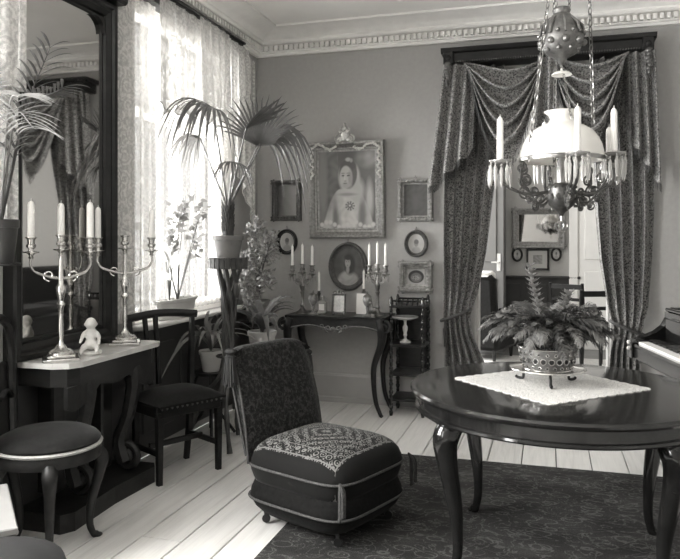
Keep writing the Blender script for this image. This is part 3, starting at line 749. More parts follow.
def candle(loc, h, r=.011, label='', group=None):
    m = MB(); m.lathe([(r*.95,0),(r,.01),(r*.93,h-.02),(r*.75,h-.008),(r*.28,h)], 12); m.tube([(0,0,h-.002),(.0005,0,h+.012)], .0012, 5)
    return tag(m.build('candle', M_wax, None, loc=loc), label, 'candle', group)
CUP = [(a*1.35, b*1.15) for a, b in [(.006,-.03),(.010,-.026),(.006,-.018),(.013,-.008),(.026,-.004),(.028,0),(.010,.003),(.009,.012),(.016,.018),(.017,.028),(.012,.034),(.013,.052),(.019,.058),(.019,.062),(.012,.062)]]
def candelabrum(name, label, loc, rz, arm, stem_h, cup_z, m, base_r=.085, scale=1.0, square=True, drops=False):
    t = thing(name, label, 'candelabrum', loc, rz); S_ = scale
    b = MB()
    if square:
        b.box((0,0,.008), (.17*S_,.17*S_,.016), bev=.004); b.box((0,0,.023), (.13*S_,.13*S_,.014), bev=.004)
        b.lathe([(.058*S_,.03),(.060*S_,.04),(.05*S_,.05),(.03*S_,.058),(.02*S_,.075)], 20)
    else: b.lathe([(base_r,0),(base_r,.008),(base_r*.8,.018),(base_r*.5,.028),(base_r*.25,.05),(base_r*.2,.06)], 20)
    b.build('base', m, t)
    H = stem_h; st = MB()
    st.lathe([(.012,.05),(.020,.07),(.012,.085),(.010,.10),(.014,H*.35),(.011,H*.5),(.013,H*.62),(.022,H*.66),(.012,H*.70),(.020,H*.78),(.024,H*.86),(.014,H*.90),(.012,H),(.010,cup_z-.03)], 16); st.build('stem', m, t)
    spots = [(0, cup_z)] + [(s*arm, cup_z-.012) for s in (-1, 1)]
    for i, (x, z) in enumerate(spots):
        if x:
            s = 1 if x > 0 else -1
            a = MB(); a.tube(bez([(0,0,H-.015),(s*arm*.40,0,H-.005),(s*arm*.85,0,H+.018),(s*arm*1.02,0,H+.055),(x,0,z-.03)], 7), [.0075]*14+[.006]*15, 8)
            a.tube(spiral((s*arm*.40, H+.0), .028, .006, -PI/2, s*1.2, 18), .004, 6); ar = a.build('arm', m, t); par = ar
        else: par = t
        c = MB(); c.lathe(CUP, 16, (x, 0, z)); c.build('candle_cup', m, par)
        if drops:
            me = DROP
            for k in range(6):
                q = k*PI/3; link('crystal_drop', me, par, (x+.026*math.cos(q), .026*math.sin(q), z-.005))
    return t, [(x, z+.062) for x, z in spots]
dm = MB(); dm.lathe([(.0015,0),(.0035,-.006),(.0015,-.012),(.002,-.013),(.007,-.022),(.0045,-.05),(.0008,-.062)], 6); DROP = dm.mesh('crystal_drop', M_crystal, False)
def put_candles(t, spots, hs, labels, group, r=.011):
    rz = t.rotation_euler[2]
    for (x, z), h, lb in zip(spots, hs, labels):
        if h: candle((t.location.x+x*math.cos(rz), t.location.y+x*math.sin(rz), t.location.z+z), h, r, lb, group)
ra = math.atan2(SN, CS)
p = onX(61, 358, -2.30); t, sp = candelabrum('silver_candelabrum', 'silver three-light candelabrum at the near end of the marble console', (p.x, p.y, zc0), math.radians(40), .135, .415, .545, M_silver)
put_candles(t, sp, (.165, .185, .185), ('white candle in the middle of the near silver candelabrum', 'leftmost white candle on the near silver candelabrum', 'right-hand white candle on the near silver candelabrum, before the mirror'), 'candles in the silver candelabra', .0175)
p = onX(125, 343, -2.30); t, sp = candelabrum('silver_candelabrum', 'silver three-light candelabrum at the window end of the marble console', (p.x, p.y, zc0), math.radians(30), .145, .415, .545, M_silver)
put_candles(t, sp, (.0, .18, .17), ('', 'white candle on the far silver candelabrum, next to the mirror frame', 'white candle on the far silver candelabrum, against the window'), 'candles in the silver candelabra', .0165)

def blobs(name, parts, voxel, m, parent=None):
    b = MB()
    for c, r, rot in parts: b.ell(c, r, 14, 9, rot)
    o = b.build(name, m, parent); md = o.modifiers.new('rm', 'REMESH'); md.mode = 'VOXEL'; md.voxel_size = voxel
    sm = o.modifiers.new('sm', 'SMOOTH'); sm.factor = .6; sm.iterations = 4
    dg = bpy.context.evaluated_depsgraph_get(); me = bpy.data.meshes.new_from_object(o.evaluated_get(dg)); old = o.data; o.modifiers.clear(); o.data = me
    me.polygons.foreach_set('use_smooth', [True]*len(me.polygons))
    if not me.materials: me.materials.append(m)
    return o
p = onX(91, 352, -2.28)
fg = thing('child_figurine', 'white bisque figurine of a seated child between the silver candelabra', 'figurine', (p.x, p.y, zc0), math.radians(-60))
MB().lathe([(.062,0),(.064,.008),(.058,.016),(.0,.018)], 24, sx=1.25, sy=.85).build('base', M_bisque, fg)
blobs('child', [((0,0,.05),(.036,.034,.034),None), ((-.004,0,.085),(.030,.027,.038),None), ((.0,0,.118),(.024,.028,.016),None), ((.006,0,.155),(.031,.029,.033),None), ((.030,0,.150),(.010,.008,.008),None),
     ((.034,.0,.147),(.006,.005,.005),None), ((.004,.03,.152),(.006,.005,.008),None), ((.004,-.03,.152),(.006,.005,.008),None),
     ((.035,.028,.040),(.036,.017,.017),(0,.25,.3)), ((.035,-.028,.040),(.036,.017,.017),(0,.25,-.3)), ((.072,.036,.028),(.024,.012,.012),(0,.2,.1)), ((.072,-.036,.028),(.024,.012,.012),(0,.2,-.1)),
     ((.094,.038,.026),(.010,.009,.014),None), ((.094,-.038,.026),(.010,.009,.014),None),
     ((.012,.036,.095),(.012,.012,.028),(.4,-.5,0)), ((.035,.042,.070),(.026,.009,.009),(0,.5,.2)), ((.056,.045,.058),(.010,.008,.007),None),
     ((.008,-.036,.098),(.012,.012,.028),(-.4,-.5,0)), ((.03,-.044,.076),(.026,.009,.009),(0,.5,-.2)), ((.052,-.047,.066),(.010,.008,.007),None)], .0042, M_bisque, fg)

# ================================================================== SEATS ON THE LEFT
def cab_leg(name, parent, m, top, dirv, h, knee=.05, foot=.04, r0=.03, r1=.014, n=8):
    """cabriole leg: top = (x,y,z) under the rail, swelling out at the knee, in at the ankle, out at the foot"""
    d = Vector((dirv[0], dirv[1], 0)).normalized(); t = Vector(top)
    P = [t, t+d*knee*.9+Vector((0,0,-.12*h)), t+d*knee*.75+Vector((0,0,-.28*h)), t+d*knee*.05+Vector((0,0,-.58*h)), t-d*knee*.15+Vector((0,0,-.82*h)), t+d*foot*.3+Vector((0,0,-.95*h)), t+d*foot+Vector((0,0,-h+.008))]
    q = bez(P, 5); N = len(q); rr = [interp(i/(N-1), [0,.15,.35,.6,.82,.93,1], [r0*1.1, r0*1.25, r0*.9, r1*1.2, r1, r1*1.25, r1*1.0]) for i in range(N)]
    b = MB(); b.tube(q, rr, n); f = q[-1]; b.ell((f.x, f.y, f.z+.002), (r1*1.5, r1*1.5, .010), 8, 5); b.v = [(p[0], p[1], max(p[2], t.z-h+.0005)) for p in b.v]; return b.build(name, m, parent, ang=60)
c = thing('upholstered_chair', 'dark velvet round-seated chair with curved legs before the marble console', 'chair', (-2.185, 2.68, 0), math.radians(26)); zr = .46; ra_ = .232
MB().lathe([(ra_-.02,zr-.055),(ra_-.004,zr-.05),(ra_-.002,zr-.015),(ra_-.01,zr)], 36, sy=.98).build('seat_rail', M_carved, c)
MB().lathe([(ra_-.012,zr),(ra_+.002,zr+.006),(ra_+.004,zr+.014),(ra_-.008,zr+.020)], 36, sy=.98).build('piping', mat('pale braid', .34, .6, var=.2, scale=80), c)
MB().lathe([(ra_-.010,zr+.018),(ra_-.004,zr+.03),(ra_-.02,zr+.05),(ra_*.75,zr+.07),(ra_*.4,zr+.08),(.0,zr+.082)], 36, sy=.98).build('seat_cushion', M_velvet, c)
for a in (-76, 22, 147, 216):
    q = math.radians(a); cab_leg('leg', c, M_carved, ((ra_-.045)*math.cos(q), (ra_-.045)*math.sin(q), zr-.03), (math.cos(q), math.sin(q)), zr-.03, .05, .03, .028, .015)
bk = MB(); R = .20; pts = [(-.185,-.13,zr-.02),(-.20,-.165,.62),(-.21,-.18,.85),(-.215,-.15,.98),(-.22,-.08,1.03),(-.22,0,1.045),(-.22,.08,1.03),(-.215,.15,.98),(-.21,.18,.85),(-.20,.165,.62),(-.185,.13,zr-.02)]
bk.tube(bez(pts, 6), .021, 8); bk.build('back_frame', M_dark, c)
sl = MB(); sl.tube(bez([(-.203,-.165,.66),(-.206,-.08,.70),(-.208,0,.68),(-.206,.08,.70),(-.203,.165,.66)], 6), .014, 8); sl.build('back_rail', M_carved, c)

# straight side chair
P1, P2 = fl(147, 485), fl(214.5, 468); fr = (P2-P1); wd = fr.length; ang = math.atan2(fr.y, fr.x)     # front edge runs P1 -> P2
c = thing('side_chair', 'dark straight-legged side chair with padded seat beside the marble console', 'chair', (lerp(P1.x,P2.x,.5)+.07, lerp(P1.y,P2.y,.5)-.01, 0), ang+.06)
hw = wd/2-.02; dp = .31; sz = .455                                # local +x along the front edge, +y to the back
for sx in (-1,1):
    b = MB(); b.tube([(sx*hw,.02,0),(sx*hw,.02,.25),(sx*hw,.02,sz-.04)], [.020,.024,.027], 4); b.build('leg', M_dark, c, smooth=False)
    b = MB(); b.tube([(sx*(hw-.02),dp+.03,0),(sx*(hw-.015),dp,.25),(sx*(hw-.01),dp,sz-.02)], [.020,.023,.025], 4); b.build('leg', M_dark, c, smooth=False)
    b = MB(); b.tube([(sx*(hw-.01),dp,sz-.03),(sx*(hw+.005),dp+.01,.7),(sx*(hw+.02),dp+.025,.945)], [.024,.021,.017], 4); b.build('back_stile', M_dark, c, smooth=False)
    b = MB(); b.box((sx*(hw-.01), dp/2+.01, .17), (.022, dp-.03, .032), bev=.003); b.build('stretcher', M_dark, c, smooth=False)
MB().box((0, dp/2+.01, .19), (2*hw-.04, .022, .032), bev=.003).build('stretcher', M_dark, c, smooth=False)
rl = MB()
for a, b_ in (((0,.02,sz-.035),(2*hw,.05,.075)), ((0,dp,sz-.035),(2*hw-.02,.04,.07))): rl.box(a, b_, bev=.004)
for sx in (-1,1): rl.box((sx*hw, dp/2+.01, sz-.035), (.045, dp, .075), bev=.004)
rl.build('seat_rail', M_dark, c, smooth=False)
nb = MB()
for k in range(13): nb.ell((-hw+2*hw*k/12, -.007, sz-.018), .008, 6, 4)
for k in range(10): nb.ell((hw+.024, .02+dp*k/9, sz-.018), .008, 6, 4)
tag(nb.build('upholstery_nails', M_brass, c), kind='stuff')
def cush(a, b):
    x = (a-.5)*2; y = (b-.5)*2; e = max(abs(x), abs(y)); return (x*(hw+.028), dp/2+.01+y*(dp/2+.035), sz+.055*(1-abs(x)**4)*(1-abs(y)**4)+.002)
q = MB(); q.grid(cush, 20, 20); q.box((0,dp/2+.01,sz-.004), (2*hw+.05, dp+.065, .012)); q.build('seat_cushion', M_velvet, c, ang=60)
tr = MB(); tr.tube(bez([(-hw-.05,dp+.02,.925),(-hw*.5,dp+.038,.94),(0,dp+.045,.945),(hw*.5,dp+.038,.94),(hw+.05,dp+.02,.925)], 5), .026, 8, sq=.6); tr.build('top_rail', M_dark, c)
for k in (-1.6,-.55):
    s_ = MB(); s_.tube([(k*.055,dp+.005,sz+.06),(k*.06,dp+.015,.7),(k*.07,dp+.035,.93)], [.018,.014,.017], 4); s_.build('back_slat', M_dark, c, smooth=False)

# low table with pale top and dark round stool, cut by the frame at bottom left
c = thing('low_table', 'low dark table with pale top at the bottom left edge', 'table', (-1.73, 1.97, 0), math.atan2(.698, -.716)); zt = .42
MB().box((.25, .26, zt-.012), (.50, .52, .024), bev=.004).build('table_top', mat('grey table top', .22, .35, var=.1), c, smooth=False)
MB().box((.25, .26, zt-.062), (.47, .49, .075), bev=.004).build('apron', M_dark, c, smooth=False)
for lx in (.04, .46):
    for ly in (.05, .47):
        b = MB(); b.lathe([(.014,0),(.018,.03),(.016,.10),(.024,.2),(.02,.24),(.028,.28),(.028,zt-.07)], 10, (lx, ly, 0)); b.build('leg', M_dark, c)
k_ = MB(); k_.ell((.12,-.012+.012,zt-.06), (.012,.012,.012), 8, 6); k_.build('knob', M_brass, c)
c = thing('round_stool', 'round dark velvet stool in the bottom left corner', 'stool', tuple(cr(-1.0, 1.94)))
MB().lathe([(.20,.40),(.225,.41),(.225,.44),(.215,.445)], 32).build('seat_rail', M_dark, c)
MB().lathe([(.215,.445),(.228,.46),(.22,.485),(.17,.503),(.08,.51),(0,.511)], 32).build('seat_cushion', mat('black plush', .005, .8, spec=.2, var=.4, scale=40), c)
for a in (20, 110, 200, 290):
    q = math.radians(a); cab_leg('leg', c, M_dark, (.185*math.cos(q), .185*math.sin(q), .41), (math.cos(q), math.sin(q)), .41, .035, .03, .026, .014)

# ================================================================== SLIPPER CHAIR
sc_c = cr(-.0665, 3.49); c = thing('slipper_chair', 'low slipper chair with tapestry seat, brocade back and tassels', 'chair', (sc_c.x, sc_c.y, .004), math.radians(-21.2))
def rrect(a, hx, hy, p=5.0):
    ca, sa = math.cos(a), math.sin(a); return (hx*math.copysign(abs(ca)**(2/p), ca), hy*math.copysign(abs(sa)**(2/p), sa))
def pillow(name, prof, m, hx=.318, hy=.298, cap=True):
    b = MB(); n = 64; vs = []; fs = []
    for z, s_ in prof:
        for k in range(n): q = rrect(2*PI*k/n, hx*s_, hy*s_, 5.0 if s_ > .6 else 4.0); vs.append((q[0], q[1], z))
    for i in range(len(prof)-1):
        for k in range(n): fs.append((i*n+k, i*n+(k+1)%n, (i+1)*n+(k+1)%n, (i+1)*n+k))
    fs.append(tuple(range(n))); fs.append(tuple(range((len(prof)-1)*n, len(prof)*n))); b.add(vs, fs); return b.build(name, m, c, ang=70)
M_side = mat('dark plush', .010, .9, spec=.1, var=.4, scale=60, sheen=.04)
pillow('lower_cushion', [(.042,.74),(.062,.84),(.095,.935),(.14,1.0),(.175,.985),(.20,.955),(.222,.93)], M_side)
pillow('seat_cushion', [(.215,.93),(.235,.955),(.265,.985),(.300,1.0),(.325,.99),(.355,.955),(.382,.89),(.402,.80),(.418,.68),(.429,.54),(.437,.38),(.441,.2),(.442,.02)], M_tap)
def ring(z, s_, r, name):
    b = MB(); n = 72; b.tube([(*rrect(2*PI*k/n, .318*s_+.004, .298*s_+.004, 5.0), z) for k in range(n)], r, 6, True)
    for k in range(0, 240): pass
    b.build(name, M_cordl, c)
M_cordl = mat('pale twisted cord', .055, .75, var=.6, scale=120, bump=.6)
ring(.14, 1.0, .0062, 'piping'); ring(.300, 1.0, .0062, 'piping')
def back(a, b):
    # a across width, b: front face from the seat up, over the top, and down the rear
    y = (a-.5)*.56; e = abs(a-.5)*2; zc_ = .86-.05*max(0,(a-.5)*2)**4*(1)-.010*e**6
    if b < .45: t = b/.45; x, z = lerp(-.235, -.345, t)+.02*math.sin(PI*t), lerp(.30, zc_-.045, t)
    elif b < .6: t = (b-.45)/.15; q = PI*t; x, z = -.392+.047*math.cos(q), zc_-.045+.045*math.sin(q)
    else: t = (b-.6)/.4; x, z = lerp(-.439, -.30, t), lerp(zc_-.045, .31, t)
    x += -.028*(e**6)*(1 if b < .5 else -1)*(1-0)
    return (x, y, z)
b = MB(); b.grid(back, 26, 44)
for a in (0, 1):
    col = [back(a, j/44) for j in range(45)]; b.add(col, [tuple(range(45))])
b.build('backrest', M_brocade, c, ang=60)
for a in (0.0, 1.0): MB().tube([Vector(back(a, j/22*.98))+Vector((0,(a-.5)*.012,0)) for j in range(23)], .0065, 6).build('back_piping', M_cord, c)
M_tas = mat('dark silk tassel', .012, .7, var=.6, scale=50)
def tassel(loc, L, r, m, name='tassel'):
    q = MB(); q.ell((0,0,-.012), (r*.75,r*.75,.016), 10, 6); q.lathe([(r*.5,-.02),(r*.45,-.03),(r*.7,-.036)], 10)
    rng = random.Random(2)
    for k in range(90):
        a = rng.random()*2*PI; rr = r*.55*math.sqrt(rng.random()); q.tube([(rr*math.cos(a), rr*math.sin(a), -.03), (rr*1.7*math.cos(a), rr*1.7*math.sin(a), -.03-L*(.85+.2*rng.random()))], .0042, 4)
    return q.build(name, m, c, loc=loc)
pz = Vector(back(0.0, .52)); tassel((pz.x+.0, pz.y-.035, pz.z+.005), .15, .040, M_tas)
pz = Vector(back(1.0, .47)); tassel((pz.x+.0, pz.y+.025, pz.z+.0), .10, .028, M_tas)
for (sx, sy) in ((1,-1), (1,1)):
    q = MB(); base = Vector((.318*.95*sx, .298*.95*sy, .300))
    for k, (ox, oy, l) in enumerate(((.0,.0,.12),(.018,-.006,.10),(-.016,.012,.13),(.008,.02,.11))):
        q.tube(bez([base+Vector((0,0,.02)), base+Vector((ox+sx*.012, oy+sy*.012, -.02)), base+Vector((ox+sx*.014, oy+sy*.014, -l))], 5), .0058, 5)
        q.ell(base+Vector((ox+sx*.014, oy+sy*.014, -l-.01)), (.007,.007,.014), 6, 5)
    q.build('cord_tassel', M_cordl if sy < 0 else M_fringe, c)
for sx, sy in ((-1,-1),(1,-1),(1,1),(-1,1)):
    q = MB(); x, y = sx*.225, sy*.205; q.tube([(x,y,.07),(x+.01,y-.005,.035)], .010, 8); q.lathe([(.004,-.007),(.020,-.007),(.021,0),(.020,.007),(.004,.007)], 14, M=Matrix.Translation((x+.012,y-.006,.0215)) @ Matrix.Rotation(PI/2,4,'X') @ Matrix.Rotation(.5,4,'Y')); q.build('caster', M_iron, c)

# ================================================================== ROUND TABLE
TC = cr(.965, 3.11); c = thing('round_table', 'large round polished mahogany table on curved legs', 'table', (TC.x, TC.y, .006)); TZ = .744; TR = .648
MB().lathe([(TR-.03,TZ-.032),(TR-.008,TZ-.030),(TR,TZ-.020),(TR+.001,TZ-.012),(TR-.006,TZ-.002),(TR-.02,TZ),(.3,TZ),(.0,TZ)], 96).build('table_top', M_table, c, ang=30)
MB().lathe([(TR-.06,TZ-.032),(TR-.035,TZ-.032),(TR-.035,TZ-.080),(TR-.022,TZ-.084),(TR-.020,TZ-.094),(TR-.03,TZ-.102),(TR-.07,TZ-.102)], 96).build('apron', M_table, c, ang=30)
for a in (-156, 120, 21, -60):
    q = math.radians(a); d = cr(math.cos(q), math.sin(q)); d.z = 0
    cab_leg('leg', c, M_table, (d.x*.53, d.y*.53, TZ-.085), (d.x, d.y), TZ-.085, .055, .03, .046, .019, 10)
    br = MB(); side = Vector((-d.y, d.x, 0))
    br.prism([(-.14,TZ-.10),(-.05,TZ-.115),(-.02,TZ-.16),(.02,TZ-.16),(.05,TZ-.115),(.14,TZ-.10)], -.02, .02, 'xz', M=Matrix.Translation((d.x*.575, d.y*.575, 0)) @ Matrix.Rotation(math.atan2(side.y, side.x), 4, 'Z')); br.build('corner_bracket', M_table, c, smooth=False)
TZ = .75
# lace mat: square set diagonally, scalloped edge
e1 = cr(.306,-.566); e2 = cr(.522,.256); ang = math.atan2(e1.y, e1.x)
MC0 = cr(.945, 3.16); hs = .30; out = []
for side in range(4):
    A = [(-hs,-hs),(hs,-hs),(hs,hs),(-hs,hs)]; a, b_ = A[side], A[(side+1) % 4]; nrm = [(0,-1),(1,0),(0,1),(-1,0)][side]
    for k in range(77):
        t = k/77; s_ = .011*abs(math.sin(PI*11*t)); out.append((lerp(a[0],b_[0],t)+nrm[0]*s_, lerp(a[1],b_[1],t)+nrm[1]*s_))
m = MB(); m.prism(out, 0.0005, .0035, 'xy'); o = m.build('lace_mat', M_doily, None, smooth=False, loc=(MC0.x, MC0.y, TZ), rot=(0,0,ang)); tag(o, 'white scalloped lace mat laid diagonally on the round table', 'table mat')
zt = TZ+.0035
SX, SD = (547.5-340)/699*3.17, 3.17; ST = cr(SX, SD)
c = thing('footed_tray', 'round metal tray on three curled feet on the lace mat', 'tray', (ST.x, ST.y, zt)); 
MB().lathe([(.0,.055),(.14,.055),(.162,.060),(.170,.066),(.168,.070),(.158,.064),(.14,.060),(0,.060)], 48).build('dish', M_silver, c)
for a in (-100, 20, 140):
    q = math.radians(a)+TH; d = Vector((math.cos(q), math.sin(q), 0)); b = MB(); b.tube(bez([d*.10+Vector((0,0,.056)), d*.115+Vector((0,0,.03)), d*.12+Vector((0,0,.008)), d*.145+Vector((0,0,.007)), d*.155+Vector((0,0,.014))], 6), .0065, 8); b.build('foot', M_iron, c)
c = thing('planter_bowl', 'pierced metal bowl holding the fern on the footed tray', 'planter', (ST.x, ST.y, zt+.061))
bowl = lambda z: .103+.028*(z/.105)**.8
MB().lathe([(.09,0),(.103,.0)]+[(bowl(z),z) for z in (.01,.03,.05,.07,.09,.105)]+[(.128,.105)]+[(bowl(z)-.004,z) for z in (.09,.05,.01)], 48).build('bowl', mat('pierced tin', .20, .4, .6, var=.3, scale=40), c, ang=60)
for zz, r in ((.004,.106),(.103,.133)):
    q = MB(); q.tube([(r*math.cos(2*PI*k/48), r*math.sin(2*PI*k/48), zz) for k in range(48)], .0045, 6, True); q.build('rim', M_silver, c)
pc = MB(); pd = MB()
for k in range(22):
    a = 2*PI*k/22
    for j, (zz, rr) in enumerate(((.05,.0125),(.08,.006),(.02,.006))):
        aa = a + (PI/22 if j else 0); R0 = bowl(zz)+.0015
        Mx_ = Matrix.Rotation(aa,4,'Z') @ Matrix.Translation((R0,0,zz)) @ Matrix.Rotation(PI/2,4,'Y')
        pc.tube([(rr*math.cos(t*PI/6), rr*math.sin(t*PI/6), 0) for t in range(12)], .0025, 5, True, M=Mx_); pd.lathe([(rr*.8,0),(0,.0008)], 10, M=Mx_)
pc.build('pierced_rosettes', M_silver, c); pd.build('pierced_holes', M_sub, c, smooth=False)
MB().lathe([(.12,.088),(.06,.094),(0,.096)], 24).build('soil', M_soil, c)

# fern
def fern_mesh(L, a_, b_, n, wl, m, seed, lw=.009):
    rng = random.Random(seed); b = MB(); pts = []
    for k in range(13):
        t = k/12; pts.append(Vector((L*(.90*t-.12*t*t), .03*L*math.sin(3*t+seed), L*(a_*t-b_*t*t))))
    b.tube(pts, [.0032-.0026*k/12 for k in range(13)], 4)
    for k in range(n):
        t = .10+.90*k/n; i = min(11, int(t*12)); f = t*12-i; p = pts[i].lerp(pts[i+1], f); tg = (pts[i+1]-pts[i]).normalized()
        l = wl*math.sin(PI*min(1,(t*.84+.14)))**.6
        for s in (-1,1):
            d = (Vector((0,s,0))*.75+tg*.75+Vector((0,0,rng.uniform(-.45,.10)))).normalized()*l*(.75+.5*rng.random()); wv = tg*lw*.5
            b.add([p-wv*.5, p+wv*.5, p+d*.55+wv+Vector((0,0,.004)), p+d+Vector((0,0,-.008)), p+d*.55-wv+Vector((0,0,.004))], [(0,1,2,4),(4,2,3)])
    return b.mesh('frond', m, True, 180)
c = thing('potted_fern', 'bushy dark fern spreading from the pierced bowl on the round table', 'plant', (ST.x, ST.y, zt+.061+.096)); c.scale = (1.1,1.1,1.1)
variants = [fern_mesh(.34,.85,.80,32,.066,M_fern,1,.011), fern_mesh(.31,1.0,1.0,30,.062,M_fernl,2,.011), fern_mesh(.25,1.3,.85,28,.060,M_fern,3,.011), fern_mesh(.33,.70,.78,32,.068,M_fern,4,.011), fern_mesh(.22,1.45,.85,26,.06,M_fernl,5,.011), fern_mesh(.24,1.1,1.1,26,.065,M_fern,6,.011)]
rng = random.Random(11)
for k in range(120):
    a = k*2.39996+rng.uniform(-.2,.2)
    o = link('frond', variants[k % 6], c, (.07*math.cos(a)*rng.random(), .07*math.sin(a)*rng.random(), rng.uniform(-.01,.03)), (rng.uniform(-.35,.35), rng.uniform(-.35,.12) if k % 3 else rng.uniform(-.75,-.2), a)); s_ = rng.uniform(.75,1.02); o.scale = (s_,s_,s_)
sp = MB()
for q, (dx_, h_) in enumerate(((-.075,.33),(.09,.22))):
    d = cr(dx_, .01); b = MB(); P = bez([(0,0,0),(d.x*.5,d.y*.5,h_*.5),(d.x,d.y,h_)], 8); b.tube(P, .004, 5)
    for i, p in enumerate(P):
        if i < 5: continue
        for j in range(5):
            a = j*1.257+i*.6; v = Vector((math.cos(a), math.sin(a), .7))*.034; s2 = Vector((-math.sin(a), math.cos(a), 0))*.010
            b.add([p, p+v*.5+s2, p+v, p+v*.5-s2], [(0,1,2,3)])
    b.build('upright_shoot', M_fernl, c, ang=180)
# rug
m = MB(); rx0, rx1, ry0, ry1 = -1.235, .95, .35, 4.49
m.box(((rx0+rx1)/2, (ry0+ry1)/2, .003), (rx1-rx0, ry1-ry0, .006), bev=.002); tag(m.build('carpet', M_rug, None, smooth=False), 'dark patterned carpet under the round table', 'rug')

# ================================================================== SIDE TABLE AT THE BACK WALL
YFt = 5.36; xl_, xr_ = xs(284, YFt), xs(384, YFt); TW = xr_-xl_; TD = D-.03-YFt; zb = .785
c = thing('side_table', 'carved dark side table with scrolled gilt apron at the back wall', 'table', ((xl_+xr_)/2, YFt, 0))
tp = MB(); o_ = []
for k in range(41):
    t = k/40; x = (t-.5)*TW; o_.append((x, -.012*math.cos(4*PI*t)+.01*abs(2*t-1)**6*3))
o_ += [(TW/2, TD), (-TW/2, TD)]; tp.prism(o_, zb-.022, zb, 'xy'); tp.build('table_top', M_dark, c, smooth=False)
ap = MB(); bot = []
def apz(t): return zb-.072-.018*math.sin(PI*t)+.010*math.cos(4*PI*(t-.5))*(-1)-.012*math.exp(-((t-.5)/.07)**2)-.03*abs(2*t-1)**6
poly = [(-TW/2+.03, zb-.022)] + [(-TW/2+.03+(TW-.06)*k/40, apz(k/40)) for k in range(41)] + [(TW/2-.03, zb-.022)]
ap.prism(poly, .012, .034, 'xz'); ap.build('apron', M_carved, c, smooth=False)
for sx in (-1,1):
    q = MB(); q.prism([(.03,zb-.022),(TD-.01,zb-.022),(TD-.01,zb-.10),(.03,zb-.10)], sx*(TW/2-.05), sx*(TW/2-.028), 'yz'); q.build('side_rail', M_carved, c, smooth=False)
gd = MB(); gd.tube([(-TW/2+.03+(TW-.06)*k/60, .008, apz(k/60)) for k in range(61)], .0075, 6)
for sx in (-1,1):
    gd.tube(spiral((sx*.045, apz(.5)+.012), .028, .007, -PI/2, sx*1.3, 22, 'xz', .006), .006, 6)
    gd.tube(spiral((sx*.10, apz(.5)+.03), .020, .006, -PI/2, -sx*1.2, 18, 'xz', .006), .005, 6)
gd.ell((0,.004,apz(.5)+.012), (.022,.010,.020), 10, 6); gd.build('carved_scroll', M_giltd, c)
for sx in (-1,1):
    for yy, nm in ((.03,0),(TD-.05,1)):
        x = sx*(TW/2-.045); b = MB()
        P = bez([(x,yy,zb-.022),(x+sx*.02,yy-.01,zb-.10),(x+sx*.015,yy-.01,zb-.22),(x-sx*.045,yy,.38),(x-sx*.035,yy,.15),(x+sx*.01,yy-.02,.03),(x+sx*.03,yy-.03,.010)], 6)
        N = len(P); b.tube(P, [interp(i/(N-1), [0,.15,.35,.6,.85,1], [.034,.038,.030,.020,.016,.014]) for i in range(N)], 8); b.build('leg', M_dark, c, ang=60)
    k_ = MB(); k_.tube(spiral((sx*(TW/2+.005), zb-.075), .05, .012, PI/2, -sx*1.3, 24, 'xz', .01), .014, 8); k_.build('corner_scroll', M_carved, c)
def on_t(u, yo): return (xs(u, YFt+yo), YFt+yo, zb)
YO = .17
t, sp = candelabrum('brass_candelabrum', 'brass candelabrum with crystal drops at the plant end of the side table', on_t(302.3, YO), math.radians(22), .083, .27, .345, M_brass, .06, .7, False, True)
put_candles(t, sp, (.175,.175,.175), ('middle candle of the candelabrum near the bushy plant', 'left candle of the candelabrum near the bushy plant', 'right candle of the candelabrum near the bushy plant'), 'candles on the side table', .0115)
t, sp = candelabrum('brass_candelabrum', 'brass candelabrum with crystal drops beside the whatnot', on_t(377.5, YO), math.radians(-10), .072, .29, .35, M_brass, .055, .7, False, True)
put_candles(t, sp, (.185,.185,.185), ('middle candle of the candelabrum beside the whatnot', 'left candle of the candelabrum beside the whatnot', 'right candle of the candelabrum beside the whatnot'), 'candles on the side table', .0115)
def urn(label, u, yo, h=.20):
    t = thing('lidded_urn', label, 'urn', on_t(u, yo)); k = h/.20
    MB().lathe([(a*k, b_*k) for a, b_ in [(.040,0),(.042,.008),(.030,.014),(.014,.022),(.010,.035),(.012,.06),(.018,.068),(.012,.075),(.028,.095),(.038,.12),(.039,.14),(.032,.155)]], 20).build('body', mat('veined porcelain', .16, .3, var=.7, scale=35), t)
    MB().lathe([(a*k, b_*k) for a, b_ in [(.034,.155),(.036,.160),(.026,.172),(.010,.180),(.006,.186),(.009,.193),(.004,.202)]], 16).build('lid', M_brass, t)
urn('lidded porcelain urn left of the glass bottle on the side table', 313.3, .09); urn('lidded porcelain urn in front of the leaning white card', 367.5, .09)
def stick(label, u, yo, vt, h, lab):
    t = thing('candlestick', label, 'candlestick', on_t(u, yo)); z = onY(u, vt, YFt+yo).z-zb-h
    MB().lathe([(.038,0),(.038,.006),(.02,.014),(.009,.03),(.013,.05),(.007,.06),(.007,z-.05),(.014,z-.03),(.018,z-.02),(.010,z-.015),(.015,z),(.010,z+.002)], 16).build('stem', M_brass, t)
    candle((t.location.x, t.location.y, zb+z+.002), h, .0105, lab, 'candles on the side table')
stick('small candlestick behind the glass bottle on the side table', 319, .27, 272, .16, 'single candle behind the glass bottle on the side table')
stick('small candlestick behind the leaning white card', 363.8, .33, 270, .16, 'single candle behind the leaning white card')
t = thing('glass_bottle', 'square glass bottle with stopper beside the small picture stand', 'bottle', on_t(322.5, .16)); 
q = MB(); q.box((0,0,.055), (.075,.05,.11), bev=.012); q.lathe([(.02,.108),(.014,.118),(.016,.128)], 12); q.build('body', M_crystal, t, ang=30)
MB().box((0,-.027,.06), (.045,.003,.05)).build('paper_label', M_card, t, smooth=False); MB().lathe([(.012,.12),(.012,.132),(.018,.14),(.014,.15),(0,.153)], 12).build('stopper', M_crystal, t)
